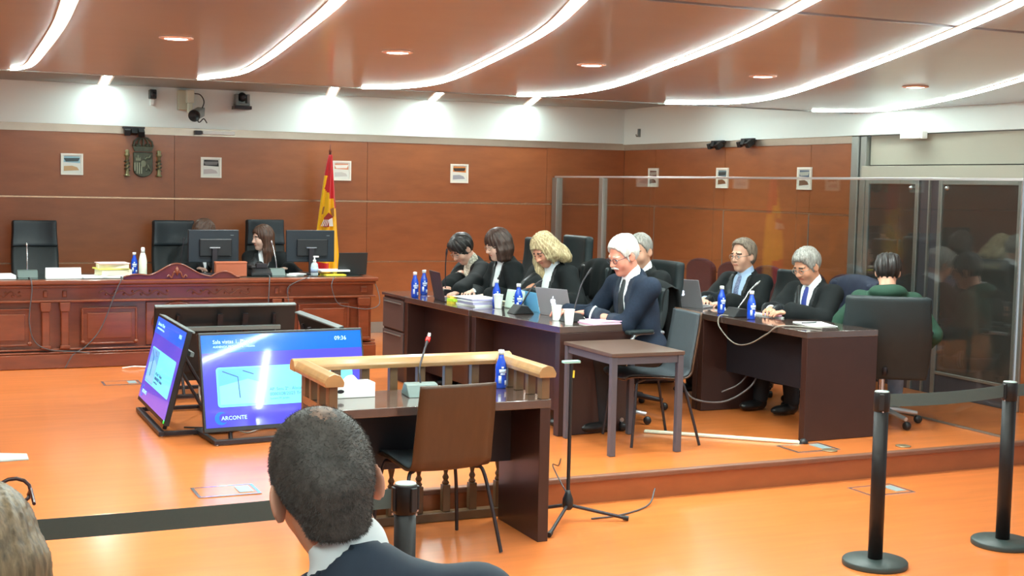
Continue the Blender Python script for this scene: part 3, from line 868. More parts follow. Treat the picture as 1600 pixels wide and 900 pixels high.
t = thing('paper_tray', 'white paper tray with a yellow sheet on the bench', 'tray', (3.66, 12.36, BT))
MB().box(-0.10, 0.10, -0.12, 0.12, 0.0, 0.012).build('yellow_sheet', mat('yellow_sheet', (226, 206, 60), 0.6), t)
MB().box(-0.13, 0.16, -0.05, 0.14, 0.034, 0.052).build('tray', WHITEPL, t, bevel=0.004)
MB().tube([(0.02, 0, 0.011), (0.02, 0, 0.036)], 0.02, 10).build('foot', mat('yellow_foot', (230, 214, 90), 0.5), t)
laptop('open black laptop on the right end of the bench', (3.86, 12.38, BT), 0.06, mat('laptop_black', (40, 42, 42), 0.4), w=0.30, d=0.21, open_deg=100)
papers('paper_sheets', 'crumpled white tissues and sheets beside the right bench microphone', (3.30, 12.36, BT), 0.5, [('sheet', PAPER, .012), ('sheet', PAPER, .008)], w=0.1, d=0.14, seed=8)

# hanging cables on the bench front
ZZ = S
cable('dark cable hanging in a loop from the left bench microphone', [(0.88, 12.36, BT + .004), (0.88, 12.12, BT + .006), (0.885, 12.07, 0.85), (0.86, 12.055, 0.60), (0.90, 12.05, 0.42), (1.02, 12.04, 0.34), (1.25, 12.04, 0.315), (1.36, 12.04, 0.30)])
cable('dark cable hanging diagonally down the bench front to the floor', [(1.66, 12.30, BT + .006), (1.64, 12.09, BT + .006), (1.58, 12.065, 0.82), (1.46, 12.06, 0.52), (1.33, 12.05, 0.36), (1.22, 12.04, 0.29), (1.15, 12.03, S + .01)])
cable('dark cable hanging from the bench edge by the telephone', [(3.02, 12.36, BT + .004), (2.98, 12.12, BT + .006), (2.96, 12.05, 0.86), (2.95, 12.04, 0.66), (2.96, 12.04, 0.40)])
cable('thin dark cable looping below the bench edge near microphone', [(3.4, 12.2, BT + .005), (3.36, 12.1, BT + .006), (3.20, 12.065, 0.895), (3.14, 12.065, 0.84), (3.15, 12.06, 0.70), (3.16, 12.05, 0.60)], 0.0045)
cable('thin dark cable sagging across the right bench panel', [(3.60, 12.1, BT + .005), (3.56, 12.055, 0.86), (3.62, 12.05, 0.70), (3.75, 12.05, 0.66), (3.92, 12.04, 0.64), (4.05, 12.1, 0.68), (4.16, 12.5, 0.80), (4.12, 12.6, 0.90)], 0.004)
# ================================================================== SCREENS ON THE FLOOR
SCR_BG = mat('screen_violet', (30, 30, 100), 0.05, emit=(80, 78, 216), estr=1.0, coat=0.6)
SCR_HD = mat('screen_header', (10, 50, 120), 0.05, emit=(0, 100, 250), estr=1.1, coat=0.6)
SCR_CARD = mat('screen_card', (60, 130, 140), 0.05, emit=(112, 226, 246), estr=1.1, coat=0.6)
SCR_PIC = mat('screen_picture', (50, 100, 150), 0.05, emit=(96, 168, 240), estr=1.1, coat=0.6)
SCR_PIC2 = mat('screen_picture_floor', (60, 120, 150), 0.05, emit=(132, 196, 240), estr=1.1, coat=0.6)
SCR_TXT = mat('screen_text_pale', (150, 200, 240), 0.3, emit=(150, 206, 250), estr=0.9)
SCR_TXD = mat('screen_text_dark', (30, 60, 110), 0.3, emit=(36, 80, 140), estr=0.6)
SCR_LOGO = mat('screen_logo', (10, 60, 150), 0.3, emit=(20, 110, 230), estr=0.9)


def television(label, loc, rz, content=True, led=False):
    t = thing('floor_television', label, 'television', loc, rz, 'televisions leaning in a square on the floor')
    W, Hh = 1.12, 0.635
    Mt = Matrix.Translation((0, 0, 0.085)) @ Matrix.Rotation(math.radians(-14), 4, 'X')
    b = MB().box(-W / 2, W / 2, 0.0, 0.035, 0, Hh).build('panel', PLASTIC, t, bevel=0.004, M=Mt)
    MB().box(-W / 2 + .002, W / 2 - .002, 0.002, 0.05, Hh - 0.012, Hh + 0.002).build('top_edge', GREYPLASTIC, b, bevel=0.004)
    MB().box(-0.40, 0.40, 0.036, 0.075, 0.08, 0.44).build('rear_housing', PLASTIC, b, bevel=0.015)
    for x in (-0.14, 0.06):
        MB().box(x - .02, x + .02, 0.076, 0.10, 0.04, 0.58).build('mount_rail', DARKMETAL, b)
    MB().box(-0.42, 0.34, 0.101, 0.125, 0.455, 0.485).build('cross_rail', GREYPLASTIC, b)
    x0, x1, z0, z1 = -W / 2 + .014, W / 2 - .014, 0.028, Hh - .016
    s_ = MB().box(x0, x1, -0.0015, -0.0002, z0, z1).build('screen', SCR_BG if content else PLASTIC, b)
    if content:
        def rr(x0_, x1_, a0, a1, r, d0, d1):
            pts = []
            for cx_, cz_, st in ((x1_ - r, a1 - r, 0), (x0_ + r, a1 - r, 90), (x0_ + r, a0 + r, 180), (x1_ - r, a0 + r, 270)):
                pts += [(cx_ + r * math.cos(math.radians(st + k * 22.5)), cz_ + r * math.sin(math.radians(st + k * 22.5))) for k in range(5)]
            return MB().prism(pts, d0, d1, 'y')
        MB().box(x0, x1, -0.0022, -0.0016, z1 - 0.115, z1).build('header_bar', SCR_HD, s_)
        rr(x0 + .085, x1 - .08, 0.155, 0.155 + 0.255, 0.02, -0.0022, -0.0016).build('card', SCR_CARD, s_)
        rr(x0 + .095, x0 + .40, 0.165, 0.165 + 0.235, 0.016, -0.0028, -0.0023).build('card_picture', SCR_PIC, s_)
        MB().prism([(x0 + .10, .17), (x0 + .385, .17), (x0 + .39, .30), (x0 + .29, .33), (x0 + .10, .29)], -0.0032, -0.0029, 'y').build('picture_floor', SCR_PIC2, s_)
        ln = MB()
        ln.tube([(x0 + .125, -0.0036, .385), (x0 + .225, -0.0036, .345), (x0 + .232, -0.0036, .21)], 0.003, 4)
        ln.tube([(x0 + .26, -0.0036, .385), (x0 + .33, -0.0036, .36)], 0.003, 4)
        ln.build('picture_lines', SCR_TXD, s_)

        def tx(s, size, x, z, m_):
            text_obj(s, size, m_, s_, Matrix.Translation((x, -0.0034, z)) @ Matrix.Rotation(math.pi / 2, 4, 'X'))
        tx('Sala vistas 1. Planta', 0.034, x0 + .075, z1 - .055, SCR_TXT)
        tx('AUDIENCIA PROVINCIAL - Alicante', 0.018, x0 + .075, z1 - .082, SCR_TXT)
        tx('09:36', 0.038, x1 - .19, z1 - .060, SCR_TXT)
        tx('AP. Secc 2\u00aa - Alacant', 0.028, x0 + .43, .245, SCR_TXD)
        tx('0000108/2025 Tribunal', 0.030, x0 + .43, .212, SCR_TXD)
        tx('Sumario PF. Jurado', 0.017, x0 + .43, .188, SCR_TXD)
        MB().prism(disc_poly(x0 + .10, 0.085, 0.042, 0.042), -0.0022, -0.0016, 'y').build('logo_disc', SCR_LOGO, s_)
        MB().prism(disc_poly(x0 + .116, 0.087, 0.030, 0.030), -0.0027, -0.0023, 'y').build('logo_cut', SCR_BG, s_)
        tx('ARCONTE', 0.036, x0 + .10, .073, SCR_TXT)
    if led:
        MB().lathe([(0.001, 0), (0.012, 0.001), (0.001, 0.003)], n=10, M=Matrix.Translation((W / 2 - .03, -0.001, 0.02)) @ Matrix.Rotation(math.pi / 2, 4, 'X')).build('power_light', mat('green_led', (20, 200, 40), 0.3, emit=(30, 255, 60), estr=3.0), b)
    fr = MB()
    for z in (0.02,):
        fr.box(-0.5, 0.5, -0.02, 0.02, z - .014, z + .014).box(-0.5, 0.5, 0.42, 0.455, z - .014, z + .014)
        for x in (-0.5, 0.47):
            fr.box(x, x + .03, 0.02, 0.42, z - .014, z + .014)
    fr.build('base_frame', DARKMETAL, t, bevel=0.003)
    for x in (-0.38, 0.38):
        MB().tube([(x, 0.035, 0.03), (x, 0.19, 0.62)], 0.014, 8).build('upright', DARKMETAL, t)
        MB().tube([(x, 0.43, 0.03), (x, 0.17, 0.50)], 0.012, 8).build('brace', DARKMETAL, t)
    for x in (-0.48, 0.48):
        for y in (0.0, 0.435):
            MB().lathe([(0.016, -0.02 + 0.02), (0.018, 0.003), (0.012, 0.008)], (x, y, 0.0), 10).build('levelling_foot', CHROME, t)
    return t


television('television facing the public with a violet information screen', (2.185, 8.33, S), math.radians(4.5))
television('television facing left, its violet screen seen at a slant', (1.43, 9.18, S), math.radians(-90), led=True)
television('television seen from behind, its back to the public, farthest of the four', (2.22, 10.60, S), math.pi)
television('television facing right, only its slanted top edge showing', (2.80, 9.22, S), math.radians(90))
cable('white cable hanging inside the ring of televisions', [(1.72, 8.80, 0.62), (1.70, 8.82, 0.40), (1.80, 8.72, 0.27), (1.95, 8.62, S + .012), (2.1, 8.75, S + .006)], 0.006, WHITECABLE)
cable('black cable tangle on the floor between the televisions', [(1.62, 8.95, S + .006), (1.78, 8.86, S + .006), (1.72, 8.76, S + .010), (1.90, 8.70, S + .008), (2.05, 8.84, S + .006), (2.2, 8.74, S + .006)], 0.006, PLASTIC)
cable('white cable running along the floor at the bench foot', [(1.62, 11.92, S + .006), (1.72, 11.90, S + .02), (1.85, 11.93, S + .008), (2.2, 11.94, S + .006)], 0.007, WHITECABLE)

# ================================================================== COUNSEL DESKS
def desk(label, loc, ang, length, depth=0.60, modesty=DESKWOOD, mz=(0.30, 0.70), inset=0.16):
    t = thing('counsel_desk', label, 'desk', loc, math.radians(ang), 'dark counsel desks')
    Hh = 0.745
    MB().box(0, length, -depth, 0, Hh - 0.045, Hh).build('top', DESKTOP, t, bevel=0.003)
    for x in (0.0, length - 0.06):
        MB().box(x, x + 0.06, -depth + .002, -0.002, 0, Hh - 0.0455).build('side_panel', DESKWOOD, t, bevel=0.003)
    MB().box(0.061, length - 0.061, -inset - .02, -inset, mz[0], Hh - 0.0455).build('modesty_panel', modesty, t)
    return t


desk('counsel desk nearest the small grey-legged table', (3.915, 7.885, S), 97.0, 1.21, 0.60, mz=(0.12, 0.70))
desk('counsel desk with the dark laptop, farther from the small table', (3.755, 9.112, S), 94.0, 1.20, 0.60, mz=(0.12, 0.70))
desk('counsel desk on the right with two blue bottles and black modesty panel', (5.425, 7.20, S), 90.5, 1.33, 0.60, BLACKPLY, (0.30, 0.70), 0.22)
desk('counsel desk on the right beneath the silver laptop, behind the grey chair', (5.415, 8.545, S), 90.5, 1.33, 0.60, BLACKPLY, (0.30, 0.70), 0.22)
t = thing('drawer_pedestal', 'dark drawer pedestal at the far end of the left desks', 'drawer unit', (3.67, 10.335, S), math.radians(92), 'drawer units')
MB().box(0, 0.50, -0.58, -0.02, 0.16, 0.72).build('body', DESKWOOD, t, bevel=0.004)
MB().box(-0.005, 0.51, -0.60, 0.0, 0.721, 0.745).build('top', DESKTOP, t, bevel=0.003)
MB().box(0.01, 0.49, -0.54, -0.06, 0.0, 0.159).build('plinth', BLACKPLY, t)
for z0, z1 in ((0.18, 0.43), (0.45, 0.70)):
    dr = MB().box(0.012, 0.488, -0.019, -0.004, z0, z1).build('drawer', mat('drawer_front', (82, 66, 62), 0.4), t, bevel=0.003)
    MB().box(0.06, 0.44, -0.003, 0.008, z1 - .03, z1 - .022).build('handle', STEEL, dr)

# ================================================================== SMALL TABLE
t = thing('side_table', 'small brown table with grey square metal legs before the desks', 'table', (4.19, 7.51, S))
MB().box(-0.265, 0.265, -0.34, 0.335, 0.628, 0.652).build('top', mat('table_laminate', (88, 68, 58), 0.35, vary=0.12, vscale=6, stretch=(1, 5, 1)), t, bevel=0.003)
GREYLEG = mat('grey_steel_leg', (92, 90, 98), 0.4, metal=0.35)
for x in (-0.24, 0.24):
    for y in (-0.315, 0.31):
        MB().box(x - .02, x + .02, y - .02, y + .02, 0, 0.6275).build('leg', GREYLEG, t, bevel=0.003)
for y in (-0.315, 0.31):
    MB().box(-0.219, 0.219, y - .012, y + .012, 0.58, 0.627).build('apron', GREYLEG, t)
for x in (-0.24, 0.24):
    MB().box(x - .012, x + .012, -0.294, 0.289, 0.58, 0.627).build('apron', GREYLEG, t)

# ================================================================== SHELL CHAIRS
SHELLWOOD = mat('shell_veneer', (72, 48, 31), 0.4, vary=0.14, vscale=6, stretch=(5, 1, 1))
GREYPAD = mat('grey_upholstery', (62, 69, 74), 0.7, vary=0.08, vscale=30)


def shell_chair(label, loc, rz):
    t = thing('shell_chair', label, 'chair', loc, rz, 'veneered shell chairs')

    def path(v):
        # profile of the shell in (y, z)
        P = catmull([(0.235, 0.435), (0.20, 0.455), (0.0, 0.448), (-0.15, 0.438), (-0.215, 0.47), (-0.235, 0.56), (-0.27, 0.76), (-0.285, 0.875)], 8)
        k = v * (len(P) - 1)
        i = min(int(k), len(P) - 2)
        return P[i] + (P[i + 1] - P[i]) * (k - i)

    def sh_(u, v, off=0.0, shrink=0.0):
        y, z = path(v)
        y2, z2 = path(min(1, v + .02))
        y1, z1 = path(max(0, v - .02))
        d = math.hypot(y2 - y1, z2 - z1)
        ny, nz = (z2 - z1) / d, -(y2 - y1) / d
        ny, nz = (ny, nz) if nz > 0 or ny > 0 else (-ny, -nz)
        w = (0.205 + 0.012 * math.sin(v * math.pi)) - shrink
        if v < 0.06:
            w -= 0.02
        bow = 0.012 * (1 - (2 * u - 1) ** 2)
        return ((2 * u - 1) * w, y + ny * off - (bow if v > .6 else 0), z + nz * off - (bow if v <= .6 else 0))
    MB().grid(lambda u, v: sh_(u, v), 8, 44).build('shell', SHELLWOOD, t, solid=0.010)
    MB().grid(lambda u, v: sh_(u, 0.01 + v * 0.98, 0.013, 0.008), 8, 44).build('upholstery', GREYPAD, t, solid=0.010)
    fr = MB()
    for s_ in (-1, 1):
        MB().tube(catmull([(s_ * 0.10, 0.06, 0.432), (s_ * 0.17, 0.14, 0.428), (s_ * 0.20, 0.17, 0.41), (s_ * 0.225, 0.19, 0.25), (s_ * 0.245, 0.215, 0.006)], 6), 0.010, 8).build('leg', DARKMETAL, t)
        MB().tube(catmull([(s_ * 0.10, -0.06, 0.432), (s_ * 0.17, -0.13, 0.428), (s_ * 0.205, -0.16, 0.405), (s_ * 0.235, -0.21, 0.22), (s_ * 0.262, -0.262, 0.006)], 6), 0.010, 8).build('leg', DARKMETAL, t)
    fr.box(-0.12, 0.12, -0.10, 0.10, 0.421, 0.431)
    fr.build('seat_plate', DARKMETAL, t)
    return t


sc0 = shell_chair('brown veneered shell chair pulled up to the witness desk', (2.375, 6.20, 0), math.radians(4))
dup(sc0, (4.43, 7.585, S), math.radians(84), 'grey padded shell chair at the small grey-legged table')

# ================================================================== WITNESS DESK
t = thing('witness_desk', 'dark wooden witness desk enclosed by the oak railing', 'desk', (0, 0, 0))
MB().box(1.80, 2.975, 6.075, 6.60, 0.705, 0.75).build('top', DESKTOP, t, bevel=0.003)
MB().box(2.915, 2.975, 6.08, 6.595, 0, 0.7045).build('side_panel', DESKWOOD, t, bevel=0.003)
MB().box(1.80, 1.86, 6.08, 6.595, 0, 0.7045).build('side_panel', DESKWOOD, t, bevel=0.003)
MB().box(1.861, 2.914, 6.44, 6.46, 0.36, 0.7045).build('modesty_panel', BLACKPLY, t)
ra = thing('witness_railing', 'oak handrail with square balusters around the witness desk', 'railing', (0, 0, 0))
rp = [(-0.045, 0.0), (0.045, 0.0), (0.05, 0.02), (0.045, 0.032), (0.03, 0.055), (0.0, 0.064), (-0.03, 0.055), (-0.045, 0.032), (-0.05, 0.02)]
zr = 0.865
MB().prism([(6.67 + a, zr + b) for a, b in rp], 1.76, 3.0, 'x', smooth=False).build('handrail', RAILWOOD, ra, bevel=0.003)
for xc in (1.81, 2.945):
    MB().prism([(xc + a, zr + b) for a, b in rp], 6.06, 6.62, 'y').build('handrail', RAILWOOD, ra, bevel=0.003)
    for yy in (6.11, 6.27, 6.42, 6.53):
        w = 0.03 if yy == 6.11 else 0.02
        MB().box(xc - .022, xc + .022, yy - w, yy + w, 0.7505, zr).build('baluster', BALUSTER, ra, bevel=0.003)
for k in range(8):
    x = 1.84 + k * 0.158
    p = MB()
    p.box(x - .022, x + .022, 6.650, 6.694, 0.56, zr)
    p.lathe([(0.020, 0.52), (0.014, 0.535), (0.022, 0.55), (0.020, 0.56)], (x, 6.672, 0), 12)
    p.lathe([(0.020, 0.24), (0.010, 0.26), (0.019, 0.30), (0.020, 0.42), (0.012, 0.50), (0.020, 0.52)], (x, 6.672, 0), 12)
    p.lathe([(0.014, 0.200), (0.022, 0.21), (0.012, 0.225), (0.020, 0.24)], (x, 6.672, 0), 12)
    p.box(x - .022, x + .022, 6.650, 6.694, 0.051, 0.20)
    p.build('baluster', BALUSTER, ra, bevel=0.003)
MB().box(1.78, 2.99, 6.640, 6.704, 0.0, 0.05).build('bottom_rail', BALUSTER, ra, bevel=0.004)

gooseneck('witness desk microphone with a red light ring', (2.375, 6.40, 0.7505), math.radians(175), [(0, 0, 0.05), (0.0, -0.03, 0.13), (-0.035, -0.09, 0.20), (-0.085, -0.16, 0.29)], red=True, w=0.17, body=MICGREY)
water_bottle('blue water bottle on the witness desk at the handrail', (2.875, 6.50, 0.7505), 1.0)
t = thing('tissue_box', 'white tissue box with a tissue on the witness desk', 'tissue box', (2.02, 6.47, 0.7505))
MB().box(-0.12, 0.11, -0.06, 0.06, 0, 0.075).build('box', PAPER, t, bevel=0.003)
MB().grid(lambda u, v: (-0.05 + 0.09 * u, -0.03 + 0.06 * v + 0.012 * math.sin(u * 9), 0.076 + 0.05 * math.sin(math.pi * u) * (0.6 + 0.4 * math.sin(v * 7)) * math.sin(math.pi * v)), 12, 8).build('tissue', PAPER, t, solid=0.001)
MB().prism([(-0.075 + 0.02 * math.cos(a), 0.035 + 0.01 * math.sin(a)) for a in np.linspace(0, 6.28, 10)[:-1]], -0.0612, -0.0601, 'y').build('printed_mark', DARKMETAL, t)

# microphone floor stand
t = thing('microphone_stand', 'black tripod microphone stand beside the witness desk', 'stand', (3.27, 6.44, 0))
MB().tube([(0, 0, 0.12), (0.002, 0, 0.88)], 0.011, 8).build('pole', PLASTIC, t)
MB().lathe([(0.02, 0.06), (0.032, 0.075), (0.03, 0.12), (0.018, 0.15), (0.012, 0.17)], n=12).build('hub', PLASTIC, t)
for ax, ay in ((0.30, -0.13), (-0.25, -0.29), (-0.16, 0.22)):
    lg = MB().tube([(0.02 * ax, 0.02 * ay, 0.085), (ax, ay, 0.016)], 0.010, 8).build('leg', DARKMETAL, t)
    MB().tube([(ax * .95, ay * .95, 0.019), (ax * 1.04, ay * 1.04, 0.015)], 0.0145, 8).build('rubber_foot', PLASTIC, lg)
MB().box(-0.05, 0.05, -0.02, 0.02, 0.88, 0.894).build('clip', mat('stand_clip', (150, 190, 180), 0.4), t, bevel=0.003)
MB().tube([(0.01, -0.012, 0.80), (0.012, -0.012, 0.84)], 0.006, 6).build('tag', mat('tag_yellow', (220, 190, 60), 0.5), t)
cable('thin dark cable rising from the microphone stand foot to the step', [(3.40, 6.40, .006), (3.60, 6.42, .006), (3.85, 6.55, .012), (3.97, 6.68, 0.07)], 0.005)
cable('thin dark cable from the stand towards the small table', [(3.27, 6.46, 0.15), (3.30, 6.70, 0.25), (3.46, 6.95, 0.19), (3.60, 7.2, S + .006)], 0.004, PLASTIC)

# ================================================================== STANCHIONS
POST = mat('stanchion_black', (30, 27, 27), 0.42, spec=0.3)
BELT = mat('belt_webbing', (78, 92, 90), 0.7, vary=0.05, vscale=80)


def stanchion(label, loc, sides):
    t = thing('belt_stanchion', label, 'stanchion', loc, 0, 'black belt stanchions')
    MB().lathe([(0.158, 0.0), (0.160, 0.005), (0.160, 0.024), (0.155, 0.030), (0.05, 0.034), (0.04, 0.036)], n=40).build('base', mat('stanchion_base', (48, 58, 56), 0.45), t)
    MB().lathe([(0.036, 0.035), (0.036, 0.80)], n=24).build('post', POST, t)
    hd = MB().lathe([(0.036, 0.775), (0.0385, 0.778), (0.0385, 0.868), (0.036, 0.872)], n=24).build('head', POST, t)
    MB().lathe([(0.001, 0.8705), (0.0355, 0.8725), (0.034, 0.876), (0.001, 0.877)], n=24).build('cap', mat('stanchion_cap', (168, 188, 184), 0.35), hd)
    for a in sides:
        Mx = Matrix.Rotation(a, 4, 'Z')
        MB().box(0.036, 0.046, -0.012, 0.012, 0.785, 0.865, M=Mx).build('belt_clip', PLASTIC, hd, bevel=0.003)
        MB().tube([tuple(Mx @ Vector((0.045, 0.008, 0.775))), tuple(Mx @ Vector((0.045, 0.008, 0.782)))], 0.004, 6).build('screw', CHROME, hd)
    return t


st1, st2, st3, st4, st5 = (4.325, 5.125), (5.225, 5.19), (1.437, 4.0), (-0.55, 4.03), (7.0, 5.3)
stanchion('left black stanchion of the pair at the right', st1 + (0,), (math.atan2(st2[1] - st1[1], st2[0] - st1[0]), math.radians(230)))
stanchion('right black stanchion at the right edge', st2 + (0,), (math.atan2(st1[1] - st2[1], st1[0] - st2[0]), 0.06))
stanchion('black stanchion behind the shoulder of the foreground man', st3 + (0,), (math.pi, 0.0, -1.2))
stanchion('black stanchion at the far left end of the belt', st4 + (0,), (0.0,))
stanchion('black stanchion at the far right end of the belt', st5 + (0,), (math.pi,))
for a, b, lb in ((st1, st2, 'dark belt between the two right stanchions'), (st4, st3, 'dark belt stretched across the left foreground'), (st2, st5, 'dark belt leaving the frame on the right')):
    d = Vector((b[0] - a[0], b[1] - a[1], 0))
    L = d.length
    o = MB().grid(lambda u, v: (0.048 + (L - 0.096) * u, 0.0, 0.795 + 0.064 * v - 0.012 * math.sin(math.pi * u)), 16, 1, smooth=False).build('stanchion_belt', BELT, None, solid=0.002)
    tag(o, lb, 'belt', 'stanchion belts')
    o.location = (a[0], a[1], 0)
    o.rotation_euler = (0, 0, math.atan2(d.y, d.x))

# ================================================================== FLOOR OUTLETS
def floor_box(label, loc, w=0.15, d=0.11, rz=0.0, lid=True, rx=0.0):
    t = thing('floor_outlet', label, 'floor outlet', loc, rz, 'floor outlet boxes')
    t.rotation_euler = (rx, 0, rz)
    fr = MB()
    fr.box(-w, w, -d, -d + .018, 0, .003).box(-w, w, d - .018, d, 0, .003).box(-w, -w + .018, -d + .018, d - .018, 0, .003).box(w - .018, w, -d + .018, d - .018, 0, .003)
    fr.build('frame', CHROME, t)
    MB().box(-w + .019, w - .019, -d + .019, d - .019, 0, .002).build('insert', FLOORWOOD, t)
    MB().box(w * .35, w * .8, -d * .6, d * .6, 0.0025, .0055).build('cable_flap', mat('flap_metal', (176, 200, 202), 0.35, metal=0.5), t)


floor_box('floor outlet on the platform at the foot of the bench', (1.50, 11.10, S))
floor_box('floor outlet just above the belt on the left', (1.50, 7.05, S), 0.17, 0.12)
floor_box('floor outlet at the corner of the right desk', (5.33, 7.02, S), 0.17, 0.12)
floor_box('floor outlet on the public floor behind the left stanchion', (5.46, 6.44, 0.0005), 0.17, 0.12)
for x, y, lb in ((5.41, 6.90, 'round floor socket below the right desk corner'), (5.985, 6.86, 'round floor socket in front of the green man')):
    o = MB().lathe([(0.05, 0), (0.052, 0.003), (0.045, 0.006), (0.02, 0.004), (0.001, 0.004)], n=20).build('floor_socket', mat('brass_socket', (170, 150, 120), 0.3, metal=0.6))
    tag(o, lb, 'floor socket', 'round floor sockets').location = (x, y, S)
t = thing('cable_channel', 'long white cable channel lying across the platform', 'cable channel', (4.56, 7.84, S), math.atan2(7.16 - 7.84, 5.37 - 4.56))
L = math.hypot(.81, .68)
MB().box(0, L, -0.022, 0.022, 0, 0.018).build('cover', mat('channel_cream', (226, 228, 206), 0.5), t, bevel=0.005)
MB().lathe([(0.035, 0), (0.03, 0.02), (0.012, 0.035)], (L + .02, 0.0, 0), 10).build('end_plug', PLASTIC, t)

# ================================================================== OFFICE CHAIRS
def office_chair(label, loc, rz, top=1.10, w=0.48, leather=LEATHER, arms=True, base_m=DARKMETAL, headband=False, seat=0.47, bot=0.53):
    t = thing('office_chair', label, 'chair', loc, rz, 'office chairs')
    MB().box(-0.25, 0.25, -0.24, 0.25, seat - 0.09, seat).build('seat', leather, t, bevel=0.035)

    def bk(u, v):
        a = (2 * u - 1)
        ww = (w / 2) * (0.94 + 0.06 * math.sin(math.pi * min(1, v * 1.2)))
        return (a * ww, -0.235 - 0.12 * v + 0.03 * a * a + 0.02 * math.cos(v * 5), bot + (top - bot) * v)
    b = MB().grid(bk, 8, 16).build('backrest', leather, t, solid=0.07, bevel=0.02)
    b.modifiers['solid'].offset = 0
    if headband:
        zz = bot + (top - bot) * 0.66
        MB().grid(lambda u, v: (bk(u, 0.64 + 0.36 * v)[0] * 1.0, bk(u, 0.64 + 0.36 * v)[1] + 0.030, bk(u, 0.64 + 0.36 * v)[2] + 0.002), 8, 8).build('head_cushion', mat('black_leather_dark', (34, 42, 48), 0.33, vary=0.1, vscale=12), t, solid=0.03, bevel=0.01)
    MB().tube([(0, -0.15, seat - .10), (0, -0.29, seat - .06), (0, -0.27, bot + .08)], 0.018, 8).build('back_bracket', DARKMETAL, t)
    MB().tube([(0, 0, 0.10), (0, 0, seat - 0.09)], 0.025, 12).build('column', CHROME, t)
    for k in range(5):
        a = math.radians(18 + 72 * k)
        lg = MB().tube([(0.02 * math.cos(a), 0.02 * math.sin(a), 0.115), (0.28 * math.cos(a), 0.28 * math.sin(a), 0.075)], [0.026, 0.016], 8).build('base_leg', base_m, t)
        MB().lathe([(0.026, -0.018), (0.029, -0.01), (0.029, 0.01), (0.026, 0.018)], n=14, M=Matrix.Translation((0.29 * math.cos(a), 0.29 * math.sin(a), 0.0295)) @ Matrix.Rotation(a, 4, 'Z') @ Matrix.Rotation(math.pi / 2, 4, 'X')).build('caster', PLASTIC, lg)
    if arms:
        for s_ in (-1, 1):
            MB().tube(catmull([(s_ * 0.24, 0.08, seat - .07), (s_ * 0.30, 0.08, seat), (s_ * 0.31, 0.04, seat + .19), (s_ * 0.31, -0.12, seat + .21), (s_ * 0.27, -0.27, seat + .20)], 5), 0.014, 8).build('armrest_frame', base_m, t)
            MB().box(s_ * 0.31 - .028, s_ * 0.31 + .028, -0.13, 0.10, seat + .205, seat + .235).build('arm_pad', leather, t, bevel=0.01)
    return t


SATIN = mat('satin_aluminium', (190, 196, 200), 0.3, metal=0.7)
# judges
office_chair('empty black leather armchair at the left end of the bench', (1.035, 13.42, S), math.pi, 1.245, 0.44, headband=True, arms=False)
office_chair('black leather armchair behind the judge leaning by the monitor', (2.38, 13.45, S), math.pi, 1.255, 0.44, headband=True, arms=False)
office_chair('black leather armchair behind the long-haired judge', (3.33, 13.45, S), math.pi, 1.27, 0.42, headband=True, arms=False)
# counsel, left row
FACE = math.radians(90)
office_chair('tall black office chair between the two dark-haired women', (4.62, 10.42, S), FACE, 1.23, 0.50, arms=False)
office_chair('tall black office chair with a sheen behind the blonde woman', (4.72, 9.86, S), FACE, 1.275, 0.48, arms=False)
rc = office_chair('office chair draped with a black robe beside the blonde woman', (4.60, 9.28, S), FACE, 1.06, 0.50)
office_chair('black office chair draped with a robe under the white-haired man', (4.47, 8.22, S), FACE + 0.2, 0.98, 0.50, base_m=SATIN)
office_chair('black office chair of the robed man behind the white-haired man', (4.93, 8.76, S), FACE, 1.13, 0.46)
office_chair('black office chair of the robed man with the silver laptop', (6.40, 9.12, S), FACE, 1.02, 0.48)
office_chair('navy-draped office chair of the grey-haired robed man', (6.40, 8.36, S), FACE, 0.98, 0.52, leather=mat('navy_cloth', (30, 36, 56), 0.7))
office_chair('large black office chair with the green-hooded man seen from behind', (6.42, 7.62, S), math.radians(-36), 0.96, 0.62, base_m=SATIN, bot=0.36)

# robes hung over chair backs
def draped(label, loc, rz, top, w=0.27, drop=0.55, m_=None, name='draped_robe', cat='robe'):
    prof = catmull([(-0.27, top - .26), (-0.285, top - .05), (-0.32, top + .045), (-0.40, top + .05), (-0.435, top - .06), (-0.45, top - .30), (-0.47, top - drop)], 6)

    def fn(u, v):
        k = v * (len(prof) - 1)
        i = min(int(k), len(prof) - 2)
        y, z = prof[i] + (prof[i + 1] - prof[i]) * (k - i)
        fold = 0.016 * math.sin(u * 23 + v * 2) * (0.3 + abs(v - .4) * 1.6)
        a = 2 * u - 1
        return (a * (w + 0.05 * max(0, v - .45)), y + (fold if v > .45 else -fold * .6) - 0.03 * a * a * (v > .5), z - 0.05 * a * a)
    o = MB().grid(fn, 28, 36).build(name, m_ or mat('draped_black_cloth', (22, 25, 26), 0.85, spec=0.2), None, solid=0.006)
    tag(o, label, cat, 'garments hung on chairs')
    o.location = loc
    o.rotation_euler = (0, 0, rz)


draped('black robe hung over the chair right of the blonde woman', (4.60, 9.28, S), FACE, 1.06)
draped('black robe hung over the chair of the white-haired man', (4.47, 8.22, S), FACE + 0.2, 0.98, 0.24, 0.62)
draped('navy jacket hung over the chair of the grey-haired robed man', (6.40, 8.36, S), FACE, 0.98, 0.27, 0.4, mat('navy_cloth', (30, 36, 56), 0.7), 'draped_jacket', 'jacket')

